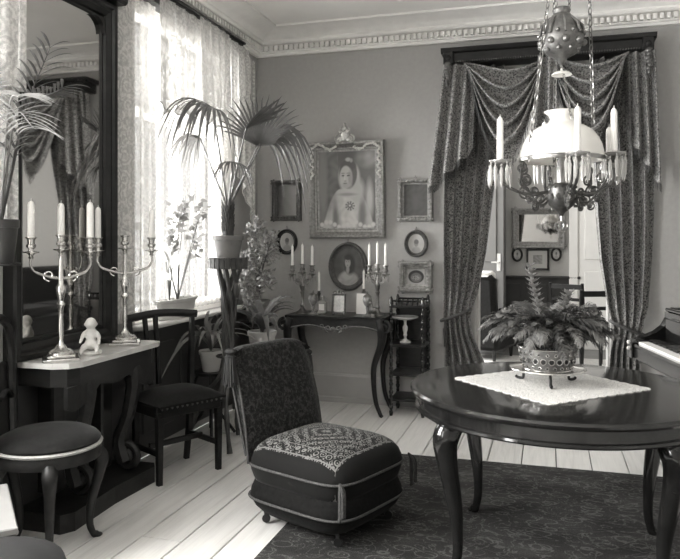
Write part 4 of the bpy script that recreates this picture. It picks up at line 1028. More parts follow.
# small picture on an easel
t = thing('easel_frame', 'small ornate standing picture frame in the middle of the side table', 'picture frame', on_t(339, .11), 0); W2, H2 = .105, .15
Mt = Matrix.Translation((0,0,H2/2+.02)) @ Matrix.Rotation(-.12, 4, 'X')
f = MB(); f.frame(W2-.02, H2-.02, sprof(PR['plain'], .3, .5), M=Mt)
for sx in (-1,1):
    f.tube([Mt @ Vector(p) for p in spiral((sx*.03, H2/2+.012), .02, .005, -PI/2, sx*1.2, 18, 'xz', -.012)], .004, 6); f.tube([Mt @ Vector(p) for p in spiral((sx*.045, -H2/2-.004), .016, .004, PI/2, sx*1.2, 18, 'xz', -.012)], .004, 6)
f.ell(Mt @ Vector((0,-.012,H2/2+.022)), (.012,.008,.012), 8, 6); f.build('frame', M_giltd, t)
pc_ = paint('photograph', W2-.018, H2-.018, lambda X, Z: .40+.12*wob(X,Z,7)-.1*blob(X,Z,0,0,.5,.6,.4), t, -.006, 24); pc_.matrix_local = Mt
st = MB(); st.tube([(0,.025,H2*.8),(0,.09,.002)], .005, 6); st.build('strut', M_giltd, t)
t = thing('leaning_card', 'white card leaning behind the right-hand urn on the side table', 'card', on_t(361.5, .26))
MB().box((0,.0,.085), (.085,.004,.17), rot=(-.16,0,.1)).build('card', M_card, t, smooth=False); MB().tube([(0,.025,.14),(0,.07,.002)], .004, 5).build('strut', M_card, t)
t = thing('bird_figurine', 'dark figurine of a bird at the whatnot end of the side table', 'figurine', on_t(373.3, .05), math.radians(200)); t.scale = (.78,.78,.78)
MB().lathe([(.035,0),(.036,.01),(.028,.02),(.02,.03)], 18).build('base', M_brass, t)
blobs('bird', [((0,0,.07),(.032,.022,.036),(0,-.5,0)), ((.014,0,.115),(.014,.013,.03),(0,.3,0)), ((.024,0,.148),(.018,.015,.016),None), ((.046,0,.145),(.014,.005,.005),None), ((-.035,0,.05),(.036,.012,.012),(0,-.7,0)), ((.0,.02,.075),(.03,.008,.024),(0,-.6,0)), ((.0,-.02,.075),(.03,.008,.024),(0,-.6,0)), ((0,.01,.035),(.007,.007,.02),None), ((0,-.01,.035),(.007,.007,.02),None)], .004, M_brass, t)

# ================================================================== WHATNOT
e0, e1_ = xs(387.5, 5.42), -.925; ew = e1_-e0; ed = .30; c = thing('whatnot_shelf', 'dark turned whatnot with open shelves between side table and curtain', 'shelf', ((e0+e1_)/2, 5.44, 0)); H = .93
for sx in (-1,1):
    for yy in (.02, ed-.02):
        pr = [(.012,0),(.018,.03),(.010,.05)]; z = .05
        while z < H-.09:
            pr += [(.016,z+.01),(.018,z+.02),(.011,z+.032),(.014,z+.045),(.010,z+.055)]; z += .062
        pr += [(.018,H-.03),(.012,H-.015),(.015,H),(.006,H+.018),(0,H+.022)]
        MB().lathe(pr, 10, (sx*(ew/2-.02), yy, 0)).build('post', M_ebony, c)
for z in (.13, .33, .56, .87): MB().box((0, ed/2, z), (ew-.015, ed-.01, .022), bev=.006).build('shelf', M_dark, c, smooth=False)
for yy in (.02, ed-.02):
    q = MB(); q.tube([(-ew/2+.02,yy,.915),(ew/2-.02,yy,.915)], .009, 8)
    for k in range(1,6): q.lathe([(.005,.88),(.008,.895),(.005,.912)], 8, (-ew/2+.02+(ew-.04)*k/6, yy, 0))
    q.build('gallery_rail', M_ebony, c)
for z0, z1 in ((.345,.545),(.575,.855)): MB().box((0, ed-.012, (z0+z1)/2), (ew-.05, .012, z1-z0)).build('back_and_shade_panel', M_dark, c, smooth=False)  # lower panel added in dark wood for the shadow behind the shelves
cx_ = xs(403, 5.53); c = thing('cake_stand', 'pale pedestal dish on the upper open shelf of the whatnot', 'dish', (cx_+.01, 5.57, .572))
MB().lathe([(.045,0),(.046,.008),(.03,.016),(.012,.03),(.010,.045),(.018,.06),(.012,.075),(.020,.10),(.022,.125),(.010,.145),(.012,.17),(.016,.18)], 20).build('stem', M_porc, c)
MB().lathe([(.015,.18),(.06,.186),(.098,.20),(.108,.208),(.106,.211),(.06,.192),(0,.188)], 32).build('dish', M_porc, c)

# ================================================================== PLANTS BY THE FAR WINDOW
def blade(b, P, wmax, fold=.25, up=Vector((0,0,1)), tip=.0, base=.35):
    """leaf strip along points P with a mid ridge"""
    P = [Vector(p) for p in P]; n = len(P); vs = []; fs = []
    for i, p in enumerate(P):
        t = i/(n-1); tg = (P[min(n-1,i+1)]-P[max(0,i-1)]).normalized(); s_ = tg.cross(up)
        s_ = s_.normalized() if s_.length > 1e-4 else Vector((1,0,0)); nn = s_.cross(tg)
        w_ = wmax*interp(t, [0,.25,.55,.85,1], [base,.85,1,.5,tip]); vs += [p-s_*w_/2+nn*w_*fold, p, p+s_*w_/2+nn*w_*fold]
    for i in range(n-1):
        for k in (0,1): fs.append((i*3+k, i*3+k+1, (i+1)*3+k+1, (i+1)*3+k))
    b.add(vs, fs)
def pot(label, loc, r, h, m, rim=True, n=28):
    t = thing('flower_pot', label, 'flower pot', loc)
    MB().lathe([(r*.68,0),(r*.70,.004),(r*.93,h*.80),(r*.93,h*.8),(r*1.0,h*.81),(r*1.02,h*.98),(r*.98,h),(r*.90,h),(r*.88,h*.86)] , n).build('body', m, t, ang=35)
    MB().lathe([(r*.89,h*.86),(r*.4,h*.9),(0,h*.9)], 20).build('soil', M_soil, t); return t
SP = cr((228-340)/699*4.83, 4.83); ZS = 1.275
c = thing('plant_stand', 'tall rustic plant stand of bundled branches behind the slipper chair', 'plant stand', (SP.x, SP.y, 0))
tp = MB(); tp.lathe([(.10,ZS-.015),(.128,ZS-.015),(.128,ZS),(0,ZS)], 28); tp.build('top', M_bark, c)
for k in range(22):
    a = 2*PI*k/22; MB().box((.129*math.cos(a), .129*math.sin(a), ZS-.035), (.012,.035,.075), rot=(0,0,a), bev=.003).build('rim_slat', M_bark, c, smooth=False)
rng = random.Random(21)
for k in range(7):
    a = 2*PI*k/7+.3; a2 = a+2.2+rng.uniform(-.3,.3); r0 = .085; P = []
    spread = .15+.14*(k % 2)
    for (z, r, aa) in ((ZS-.02,r0,a),(ZS-.25,.05,a+.7),(ZS-.48,.035,a+1.3),(.50,.05,a2),(.28,.5*spread+.04,a2+.1),(.0,spread,a2+.15)):
        P.append((r*math.cos(aa)+rng.uniform(-.01,.01), r*math.sin(aa)+rng.uniform(-.01,.01), z if z else .012))
    q = bez(P, 5); b = MB(); b.tube(q, [.0165+.004*math.sin(i*1.7+k) for i in range(len(q))], 7)
    for j in (6, 13, 19):
        d = Vector((math.cos(j+k), math.sin(j+k), .6)); b.tube([q[j], q[j]+d*.03], [.009,.006], 6)
    b.build('branch', M_bark, c)
rg_ = MB(); rg_.tube([(.075*math.cos(2*PI*k/24), .075*math.sin(2*PI*k/24), .60) for k in range(24)], .008, 6, True); rg_.build('binding_ring', M_bark, c)
pot('plain clay pot of the fan palm on the tall branch stand', (SP.x, SP.y, ZS), .106, .155, M_terra)
# fan palm
c = thing('fan_palm', 'fan palm with drooping fronds growing from the pot on the tall stand', 'palm', (SP.x, SP.y, ZS+.138)); base = Vector(c.location)
tk = MB(); tk.tube(bez([(0,0,0),(.004,0,.08),(0,.004,.17),(.005,0,.23)], 6), [.040-.0008*i for i in range(19)], 10)
rng = random.Random(3)
for k in range(60):
    a = k*2.4; z = .02+.2*k/60; d = Vector((math.cos(a), math.sin(a), 0)); tk.tube([d*.03+Vector((0,0,z)), d*.046+Vector((0,0,z+.05))], [.009,.002], 4)
tk.build('trunk', M_bark, c)
def fan(hub, axis, nrm, spread, L, n, droop, seed, lw=.026, m=None, skew=0):
    """petiole from the crown to the hub, then leaflets radiating about the axis in the plane across nrm"""
    rng = random.Random(seed); hub = Vector(hub)-base; ax = Vector(axis).normalized(); nn = Vector(nrm); nn = (nn-ax*nn.dot(ax)).normalized(); sd = nn.cross(ax)
    f = MB(); f.tube(bez([(0,0,.20), hub*.5+Vector((0,0,.09+.04*abs(hub.x))), hub], 8), [.0085-.00022*i for i in range(17)], 6); f.build('petiole', M_stem, c)
    b = MB()
    for k in range(n):
        a = (k/(n-1)-.5)*2*spread+skew; d = ax*math.cos(a)+sd*math.sin(a)+nn*.10*math.cos(a*2); l = L*(1-.30*(abs(a-skew)/spread)**2)*rng.uniform(.9,1.08); dr = droop*rng.uniform(.75,1.25); P = []
        for i in range(9):
            t = i/8; P.append(hub+d*l*t*(1-.12*dr*t*t)+Vector((0,0,-dr*l*max(0,t-.25)**2*1.5))+Vector((rng.uniform(-1,1),rng.uniform(-1,1),0))*.004*t)
        blade(b, P, lw, .28, up=nn, tip=.06, base=.30)
    b.build('frond', m or M_leaf, c, ang=180)
dS = 4.83
def hp(u, v, dd=0): return atd(u, v, dS+dd)
def cdir(lat, up, dep): v = cr(lat, dep); return Vector((v.x, v.y, up))
fan(hp(213,108,-.12), cdir(-.72,.20,-.55), cdir(.05,1,-.25), 1.8, .43, 19, 1.0, 1, .024)
fan(hp(258,146,-.05), cdir(.18,1.0,-.05), cdir(.25,-.15,-1), 1.25, .43, 25, .16, 2, .017)
fan(hp(262,143,.10), cdir(.95,.62,-.15), cdir(-.3,.9,-.55), 1.05, .52, 18, 1.15, 3, .024)
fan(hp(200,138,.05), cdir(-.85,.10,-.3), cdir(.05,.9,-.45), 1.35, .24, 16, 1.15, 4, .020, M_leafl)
fan(hp(233,163,-.22), cdir(.15,-.05,-.9), cdir(0,.8,.5), 1.6, .20, 18, .9, 5, .016)
fan(hp(246,128,-.16), cdir(.75,.65,-.1), cdir(.5,-.6,-.6), .30, .34, 5, .12, 6, .034)
# lower pot with strap leaves on a little bentwood stand
LS = cr((211-340)/699*5.02, 5.02); zl = .46
c = thing('plant_stool', 'small dark bent-legged plant stool below the window sill', 'plant stand', (LS.x, LS.y, 0))
MB().lathe([(.08,zl-.02),(.12,zl-.02),(.12,zl),(0,zl)], 24).build('top', M_dark, c)
for k in range(4):
    a = k*PI/2+.5; d = Vector((math.cos(a), math.sin(a), 0)); b = MB(); b.tube(bez([d*.09+Vector((0,0,zl-.02)), d*.12+Vector((0,0,.33)), d*.05+Vector((0,0,.20)), d*.13+Vector((0,0,.07)), d*.17+Vector((0,0,.012))], 6), .011, 7); b.build('leg', M_dark, c)
q = MB(); q.tube([(.10*math.cos(2*PI*k/24), .10*math.sin(2*PI*k/24), .30) for k in range(24)], .007, 6, True); q.build('hoop', M_iron, c)
pot('pale pot on the small dark plant stool', (LS.x, LS.y, zl), .085, .15, M_potl)
def strap(name, label, loc, n, Lr, w_, m, seed, spread=1.0, arch=1.0, lean=None):
    c = thing(name, label, 'plant', loc); rng = random.Random(seed)
    for k in range(n):
        a = k*2.4+rng.uniform(-.3,.3); L = rng.uniform(*Lr); d = Vector((math.cos(a), math.sin(a), 0))*rng.uniform(.35,1.0)*spread
        if lean is not None: d += lean*rng.random()
        P = []; 
        for i in range(10):
            t = i/9; q = d*L*(t**1.3)*.75+Vector((0,0,L*(t*1.02-arch*.62*t**2.2*(d.length+.25)))); q.x = max(q.x, -2.38-loc[0]+.01*math.sin(k)) if loc[0]-.1 > -2.38 or q.x < 0 else q.x; P.append(q)
        b = MB(); blade(b, P, w_*rng.uniform(.8,1.15), .18, tip=.05, base=.4); b.build('leaf', m, c, ang=180)
    return c
strap('strap_leaf_plant', 'strap-leaved plant arching over the pale pot below the sill', (LS.x, LS.y, zl+.135), 20, (.40,.60), .030, M_leafl, 4, 1.35, 1.1, cr(-.15,-.25))
# aspidistra and small-leaved bush in the corner, on one stool each
AS = cr((262-340)/699*5.12, 5.12)
c = thing('corner_stool', 'round dark stool carrying the broad-leaved plant behind the slipper chair', 'plant stand', (AS.x, AS.y, 0)); z2 = .56
MB().lathe([(.12,z2-.03),(.15,z2-.028),(.15,z2-.004),(.14,z2),(0,z2)], 28).build('top', M_dark, c)
for k in range(3):
    a = k*2*PI/3; MB().tube([(.10*math.cos(a),.10*math.sin(a),z2-.03),(.16*math.cos(a),.16*math.sin(a),.012)], [.018,.012], 8).build('leg', M_dark, c)
pot('light clay pot of the broad-leaved plant behind the slipper chair', (AS.x, AS.y, z2), .105, .175, mat('light clay pot', .34, .8, var=.12))
c = strap('broad_leaf_plant', 'plant with broad arching leaves behind the slipper chair', (AS.x, AS.y, z2+.155), 20, (.34,.58), .050, M_leaf, 8, 1.5, 1.0)
BU = Vector((-2.33, 5.40, 0)); z3 = .72
c = thing('pedestal', 'dark turned pedestal under the small-leaved bush in the corner', 'pedestal', (BU.x, BU.y, 0))
MB().lathe([(.15,0),(.15,.03),(.11,.05),(.05,.09),(.04,.2),(.055,.3),(.04,.4),(.045,.6),(.09,z3-.04),(.14,z3-.03),(.14,z3),(0,z3)], 24).build('column', M_dark, c)
pot('clay pot of the small-leaved bush in the room corner', (BU.x, BU.y, z3), .11, .18, M_terra)
def bush(name, label, loc, spots, nleaf, lw, ll, m, seed, trunk):
    c = thing(name, label, 'plant', loc); rng = random.Random(seed); o = Vector(loc); b = MB(); st = MB()
    for (ctr, rad) in spots:
        ctr = Vector(ctr)-o
        st.tube(bez([(0,0,0), ctr*.5+Vector((rng.uniform(-.03,.03),rng.uniform(-.03,.03),.02)), ctr], 6), [trunk*(1-.045*i) for i in range(13)], 6)
        n = int(nleaf*rad[0]*rad[2]*2000)
        for k in range(n):
            d = Vector((rng.gauss(0,1), rng.gauss(0,1), rng.gauss(0,1))); d = d.normalized()*rng.random()**.45; p = ctr+Vector((d.x*rad[0], d.y*rad[1], d.z*rad[2]))
            ax = Vector((rng.gauss(0,1), rng.gauss(0,1), rng.gauss(.3,.8))).normalized(); sd = ax.orthogonal().normalized(); sd = (Matrix.Rotation(rng.random()*6.3, 3, ax) @ sd); l = ll*rng.uniform(.7,1.3); w2 = lw*rng.uniform(.7,1.3)
            b.add([p, p+ax*l*.35+sd*w2, p+ax*l, p+ax*l*.35-sd*w2], [(0,1,2,3)])
            if k % 4 == 0: st.tube([p, p.lerp(ctr, .5)], .0016, 3)
    st.build('stems', M_stem, c); b.build('foliage', m, c, smooth=False); return c
dB = 5.72
def bp(u, v): return atd(u, v, dB)
bush('myrtle_bush', 'bushy small-leaved plant beside the palm pot in the corner', (BU.x, BU.y, z3+.165), [(bp(255,232),(.10,.09,.13)), (bp(266,252),(.13,.10,.12)), (bp(250,262),(.09,.09,.12)), (bp(262,280),(.12,.10,.12)), (bp(272,238),(.08,.08,.08)), (bp(254,302),(.08,.09,.12)), (bp(246,284),(.06,.07,.14))], 6.0, .012, .038, M_bush, 6, .010)
# plants on the window sill
YS_ = onX(176, 300, XL+.01).y
t = thing('window_trough', 'pale oval flower trough on the far window sill', 'planter', (XL+.022, YS_-.02, WZ0)); 
MB().lathe([(.055,0),(.06,.005),(.072,.11),(.078,.115),(.080,.135),(.070,.137),(.066,.12)], 32, sx=.92, sy=3.6).build('body', M_potl, t, ang=35); MB().lathe([(.066,.12),(0,.124)], 24, sx=.92, sy=3.6).build('soil', M_soil, t)
def lp(u, v): return onX(u, v, XL+.02)
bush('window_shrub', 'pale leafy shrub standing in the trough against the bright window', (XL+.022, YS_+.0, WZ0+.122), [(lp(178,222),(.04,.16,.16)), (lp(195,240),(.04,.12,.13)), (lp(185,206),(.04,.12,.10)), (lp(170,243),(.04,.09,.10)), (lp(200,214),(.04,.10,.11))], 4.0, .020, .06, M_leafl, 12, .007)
c = thing('rubber_plant', 'broad pale leaves beside the shrub in the window trough', 'plant', (XL+.03, YS_-.12, WZ0+.122)); o = Vector(c.location)
for (u0,v0,u1,v1,w_) in ((166,262,150,248,.06),(168,270,160,246,.07),(170,280,152,276,.055),(172,268,183,246,.07),(168,258,178,238,.06)):
    A_, B_ = lp(u0,v0)-o, lp(u1,v1)-o; b = MB(); blade(b, [A_.lerp(B_, i/7)+Vector((.03*math.sin(PI*i/7),0,.015*math.sin(PI*i/7))) for i in range(8)], w_, .12, up=Vector((1,0,.2))); b.tube([(0,0,0), A_*.6, A_], .004, 5); b.build('leaf', M_leafl, c, ang=180)
# feather palm on a wall bracket at the left edge
BP = Vector((-2.36, 2.60, 1.30)); PB = cr((0.5-340)/699*3.13, 3.13); BPx, BPy = PB.x, PB.y
zb_ = CAMH-(263-HV)/FPX*3.13
c = thing('wall_bracket', 'wrought iron bracket holding the flowerpot at the left edge', 'bracket', (XL, BPy, zb_)); ox = BPx-XL
q = MB(); q.tube([(ox+.085*math.cos(2*PI*k/32), .085*math.sin(2*PI*k/32), -.006) for k in range(32)], .006, 6, True); q.tube([(ox+.045*math.cos(2*PI*k/32), .045*math.sin(2*PI*k/32), -.006) for k in range(32)], .005, 6, True)
for a in (0, PI/2): q.tube([(ox-.085*math.cos(a), -.085*math.sin(a), -.006),(ox+.085*math.cos(a), .085*math.sin(a), -.006)], .005, 6)
q.build('ring', M_iron, c)
q = MB(); q.tube(bez([(.008,0,-.22),(.03,0,-.12),(ox*.55,0,-.09),(ox-.02,0,-.012)], 8), .009, 8); q.tube(spiral((.06,-.06), .045, .01, 0, 1.4, 22), .006, 6); q.box((.004,0,-.13), (.008,.03,.26)); q.build('arm', M_iron, c)
pot('dark tapered pot on the iron bracket at the left edge', (BPx, BPy, zb_), .078, .195, M_potd)
c = thing('feather_palm', 'feather palm with bright narrow leaflets at the upper left edge', 'palm', (BPx, BPy, zb_+.172)); base2 = Vector(c.location)
def feather(tipu, tipv, td, arch, n, ll, m, seed, lw=.012):
    rng = random.Random(seed); tip = atd(tipu, tipv, td)-base2; P = bez([(0,0,0), tip*.45+Vector((0,0,arch)), tip], 9); b = MB(); b.tube(P, [.006-.00025*i for i in range(len(P))], 6); N = len(P)
    for k in range(n):
        t = .30+.70*k/(n-1); i = min(N-2, int(t*(N-1))); p = P[i].lerp(P[i+1], t*(N-1)-i); tg = (P[i+1]-P[i]).normalized(); sd = tg.cross(Vector((0,0,1))).normalized()
        for s in (-1,1):
            l = ll*(1-.55*abs(t-.6)*1.4)*rng.uniform(.85,1.15); d = (sd*s*.8+tg*.65+Vector((0,0,.18))).normalized(); Q = [p+d*l*j/6+Vector((0,0,-.30*l*(j/6)**2.2)) for j in range(7)]; blade(b, Q, lw, .25, tip=.08)
    b.build('frond', m, c, ang=180)
feather(50, 48, 3.02, .12, 14, .20, M_leaf, 1, .014); feather(20, 95, 2.8, .26, 14, .19, M_leafl, 2, .014); feather(62, 88, 3.05, .22, 14, .18, M_leaf, 3, .014); feather(-25, 70, 2.9, .2, 14, .19, M_leafl, 4, .014); feather(34, 128, 2.86, .28, 12, .17, M_leafl, 5, .013)  # pale fronds have the window's glare on the front leaves put into their colour

# ================================================================== HANGING LAMP
LD = 3.11; LP_ = cr((561.5-340)/699*LD, LD)
def lz(v): return CAMH-(v-HV)/FPX*LD
c = thing('hanging_lamp', 'ornate hanging oil lamp with opal shade and crystal candle arms over the table', 'lamp', (LP_.x, LP_.y, 0))
def ld(lat, dep): v = cr(lat, dep); return Vector((v.x, v.y, 0))
MB().lathe([(.0,ZC-.05),(.05,ZC-.05),(.10,ZC-.03),(.15,ZC-.012),(.155,ZC)], 32).build('ceiling_rose', M_brass, c)
zsh = lz(160)
sh = MB(); prof = [(.179,lz(161)),(.180,lz(158)),(.178,lz(152)),(.170,lz(145)),(.155,lz(138)),(.132,lz(131.5)),(.098,lz(126.5)),(.068,lz(124)),(.053,lz(121.5)),(.050,lz(118.5)),(.057,lz(115)),(.073,lz(112.5)),(.076,lz(111.5))]
vs = prof + [(r-.005, z-.001) for r, z in prof[::-1]]
n = 48; V = []; F = []
for r, z in vs:
    for k in range(n): a = 2*PI*k/n; V.append((r*math.cos(a), r*math.sin(a), z))
for i in range(len(vs)):
    j = (i+1) % len(vs)
    for k in range(n): F.append((i*n+k, i*n+(k+1)%n, j*n+(k+1)%n, j*n+k))
sh.add(V, F); sh.build('opal_shade', M_opal, c, ang=60)
rg = MB(); rg.lathe([(.176,zsh-.006),(.184,zsh-.006),(.186,zsh+.008),(.182,zsh+.012),(.181,zsh+.004),(.176,zsh-.006)], 48, caps=False); rg.build('shade_ring', M_brass, c)
sm_ = MB(); zs_ = lz(73); sm_.lathe([(.0,zs_),(.036,zs_-.004),(.044,zs_-.010),(.044,zs_-.007),(.034,zs_+.002),(.006,zs_+.008),(.004,zs_+.02)], 28); sm_.build('smoke_bell', M_opal, c)
eg = MB(); z0, z1 = lz(58), lz(15); pf = []
for k in range(15):
    t = k/14; z = lerp(z0, z1, t); pf.append((interp(t, [0,.06,.15,.3,.42,.55,.7,.85,1], [.030,.055,.074,.090,.095,.092,.080,.062,.040]), z))
pf = [(.008,z0-.03),(.014,z0-.02),(.022,z0-.008)] + pf + [(.034,z1+.004),(.040,z1+.02),(.036,z1+.03),(.0,z1+.032)]
eg.lathe(pf, 32)
eg_o = eg.build('counterweight', mat('dull bronze', .15, .42, .7, var=.5, scale=40, bump=.5), c)
rel = MB()
for k in range(9):
    a = 2*PI*k/9; 
    for zz, rr, sz in ((lz(44), .0935, .016), (lz(35), .0975, .009), (lz(51), .075, .010)):
        q = a+(PI/9 if sz < .012 else 0); rel.ell((rr*math.cos(q), rr*math.sin(q), zz), sz, 8, 6)
    rel.tube([(.098*math.cos(a), .098*math.sin(a), lz(37)), (.088*math.cos(a), .088*math.sin(a), lz(27)), (.05*math.cos(a), .05*math.sin(a), lz(18))], [.006,.008,.004], 6)
rel.build('relief_bosses', MC['dull bronze'], c)
def chain(name, A, B, link_l=.034, w_=.008, r=.0026):
    A, B = Vector(A), Vector(B); L = (B-A).length; d = (B-A).normalized(); s1 = d.orthogonal().normalized(); s2 = d.cross(s1); b = MB(); n = int(L/(link_l*.8))
    for k in range(n):
        m_ = A+d*(L*(k+.5)/n); s_ = s1 if k % 2 else s2; h = link_l*.5
        b.tube([m_+d*h*math.cos(t*PI/4)+s_*w_*math.sin(t*PI/4) for t in range(8)], r, 4, True)
    return b.build(name, M_brass, c, ang=80)
ar_r = .172
chain('chain', ld(-.165,-.06)+Vector((0,0,lz(163))), ld(.03,0)+Vector((0,0,ZC-.04)))
chain('chain', ld(.135,-.02)+Vector((0,0,lz(139))), ld(.105,.0)+Vector((0,0,ZC-.02)))
chain('chain', ld(.02,.17)+Vector((0,0,lz(163))), ld(.0,.06)+Vector((0,0,ZC-.04)))
for s in (-1,1): chain('chain', ld(s*.034,0)+Vector((0,0,z1+.03)), ld(s*.045,0)+Vector((0,0,ZC-.03)), .026, .006, .0022)
chain('chain', Vector((0,0,lz(73)))+ld(.004,0), Vector((0,0,lz(58)-.03)), .02, .005, .0022)
chain('chain', ld(.0,-.03)+Vector((0,0,lz(76))), ld(.015,-.09)+Vector((0,0,lz(122))), .02, .005, .0022)
bn = MB(); bn.lathe([(.012,lz(196)),(.034,lz(194)),(.036,lz(190)),(.020,lz(186)),(.020,lz(160)),(.030,lz(157)),(.032,lz(150)),(.022,lz(146)),(.022,lz(135))], 24); bn.build('burner', M_brass, c)
gl_ = MB(); gl_.lathe([(.020,lz(136)),(.022,lz(130)),(.016,lz(124)),(.014,lz(116)),(.0138,lz(116)),(.015,lz(124))], 20); gl_.build('lamp_chimney', M_crystal, c)
ft = MB(); ft.lathe([(.008,lz(216)),(.014,lz(213)),(.03,lz(210)),(.055,lz(205)),(.064,lz(199)),(.066,lz(194)),(.060,lz(189)),(.064,lz(187)),(.060,lz(185)),(.034,lz(184)),(.03,lz(183))], 28)
for k in range(14):
    a = 2*PI*k/14; ft.ell((.062*math.cos(a), .062*math.sin(a), lz(197)), (.010,.010,.016), 6, 5)
    ft.ell((.063*math.cos(a+.2), .063*math.sin(a+.2), lz(187.5)), .006, 6, 4)
ft.build('oil_font', mat('dark bronze', .10, .35, .8, var=.6, scale=40, bump=.3), c)
pr_ = MB(); pr_.tube([(0,0,lz(216)),(0,0,lz(221))], .005, 6)
Mr = Matrix.Rotation(TH, 4, 'Z')
pr_.tube([tuple(Mr @ Vector((.027*math.cos(k*PI/12), 0, lz(226)+.024*math.sin(k*PI/12)))) for k in range(24)], .0042, 6, True); pr_.tube([tuple(Mr @ Vector((.010*math.cos(k*PI/12), 0, lz(226)+.022*math.sin(k*PI/12)))) for k in range(24)], .0035, 6, True); pr_.build('pull_ring', M_brass, c)
# pierced scroll work under the shade, and candle arms
def scrollwork(name, a, m):
    d = Vector((math.cos(a), math.sin(a), 0)); 
    def Q(r, z): return (d.x*r, d.y*r, z)
    b = MB()
    for (r, z, R, a0, tr) in ((.095,lz(199),.032,PI,1.5),(.128,lz(191),.026,0,-1.4),(.165,lz(180),.034,-PI/2,1.5),(.185,lz(168),.026,PI/2,1.3),(.12,lz(207),.018,PI/2,-1.2),(.15,lz(200),.015,0,1.2)):
        b.tube([Q(p[0], p[2]) for p in spiral((r, z), R, .006, a0, tr, 22)], .0048, 6)
        b.ell(Q(r, z), .008, 6, 5)
    b.tube(bez([Q(.06,lz(195)),Q(.11,lz(203)),Q(.15,lz(192)),Q(.19,lz(178)),Q(.178,lz(163))], 6), .006, 6)
    for k in range(9): b.ell(Q(.085+.012*k, lz(206)+.001*k*k), .006, 6, 4)
    return b.build(name, m, c)
M_db = MC['dark bronze']
for a in (186, -95, -18, 30, 90, 140): scrollwork('scroll_bracket', math.radians(a)+TH, M_db)
arms = [(-.280, -.03, 160, 43, 'leftmost candle of the hanging lamp'), (-.008, -.235, 152, 46, 'candle of the hanging lamp standing before the opal shade'), (.206, -.07, 152, 44, 'tall candle at the right side of the hanging lamp'), (.250, .10, 157, 30, 'short candle at the far right of the hanging lamp'), (.0, .26, 158, 36, None)]
for (la, de, vb, hp_, lb) in arms:
    dl = LD+de; p = ld(la, de); zc_ = CAMH-(vb-HV)/FPX*dl; d = p.normalized(); R = p.length; m_ = MB()
    m_.tube(bez([d*.06+Vector((0,0,lz(192))), d*R*.6+Vector((0,0,lz(194))), d*R*.95+Vector((0,0,lz(184))), p+Vector((0,0,zc_-.06))], 7), [.007]*22, 7)
    m_.tube([tuple(Vector((d.x*q[0], d.y*q[0], q[2]))) for q in spiral((R*.6, lz(192)), .03, .007, -PI/2, 1.4, 20)], .0045, 6)
    arm = m_.build('candle_arm', M_db, c)
    cu = MB(); cu.lathe([(.006,-.07),(.012,-.055),(.008,-.045),(.016,-.03),(.010,-.018),(.017,-.012),(.018,.004),(.012,.004)], 14, (p.x, p.y, zc_)); cu.build('candle_socket', M_brass, arm)
    bo = MB(); bo.lathe([(.017,-.010),(.040,-.006),(.050,0),(.050,.003),(.038,-.002),(.018,-.005)], 24, (p.x, p.y, zc_-.005)); bo.build('drip_pan', M_crystal, arm)
    dm = MB(); dm.lathe([(.0015,.0),(.005,-.007),(.0015,-.014),(.003,-.016),(.0082,-.032),(.0055,-.088),(.001,-.106)], 6)
    if 'LDROP' not in globals(): LDROP = dm.mesh('crystal_drop', M_crystal, False)
    for k in range(11):
        q = 2*PI*k/11+la*7; link('crystal_drop', LDROP, arm, (p.x+.046*math.cos(q), p.y+.046*math.sin(q), zc_-.008-.012*(k % 2)))
    if lb: candle((LP_.x+p.x, LP_.y+p.y, zc_), hp_/FPX*dl, .0145, 'white '+lb, 'candles of the hanging lamp')
    else: candle((LP_.x+p.x, LP_.y+p.y, zc_), hp_/FPX*dl, .0145, 'white candle of the hanging lamp mostly hidden behind the opal shade', 'candles of the hanging lamp')

# ================================================================== PIANO
kd = Vector((.2, -.98, 0)).normalized()           # along the keyboard, towards the camera
K0 = cr((645-340)/699*4.6, 4.6)                    # far end of the keys
side = Vector((-kd.y, kd.x, 0))                    # away from the player: +x
c = thing('grand_piano', 'black grand piano with ivory keyboard at the right edge', 'piano', (K0.x, K0.y, 0), math.atan2(kd.y, kd.x)); KL = 1.24
# local: x along keyboard, y away from the player (into the piano)
MB().box((KL/2, .09, .655), (KL+.20, .30, .09), bev=.01).build('key_bed', M_dark, c, smooth=False)
for x0 in (-.06, KL+.06):
    q = MB(); q.prism([(-.08,.62),(-.08,.715),(-.05,.74),(.02,.765),(.08,.79),(.13,.83),(.17,.90),(.20,.95),(.30,.955),(.30,.62)], x0-.04, x0+.04, 'yz'); q.build('cheek', M_ebony, c, smooth=False)
sl = MB(); sl.box((KL/2, -.055, .705), (KL, .03, .02), bev=.004); sl.build('key_slip', M_ebony, c, smooth=False)
nw = 52; kw = KL/nw
wm = MB().box((0,0,0), (kw-.0015, .15, .018), bev=.002).mesh('white_key', M_key, False); bm_ = MB().box((0,0,0), (kw*.55, .095, .018), bev=.003).mesh('black_key', M_ebony, False)
for k in range(nw):
    link('white_key', wm, c, (kw*(k+.5), .035, .722))
    if k % 7 not in (2, 6) and k < nw-1: link('black_key', bm_, c, (kw*(k+1), .065, .739))
MB().box((KL/2, .145, .80), (KL, .03, .17), bev=.004).build('fallboard', M_ebony, c, smooth=False)
MB().box((KL/2, .22, .935), (KL+.19, .12, .022), bev=.006).build('front_lid', M_ebony, c, smooth=False)
MB().box((KL/2, .25, .905), (KL+.17, .10, .03), bev=.006).build('lid_moulding', M_ebony, c, smooth=False)
cs_ = [(-.10,.16),(KL+.10,.16),(KL+.10,.75),(KL+.02,1.0),(KL*.75,1.22),(KL*.55,1.55),(KL*.35,1.72),(.1,1.75),(-.06,1.65),(-.10,1.4)]
q = MB(); q.prism(cs_, .62, .92, 'xy'); q.build('case', M_ebony, c, smooth=False)
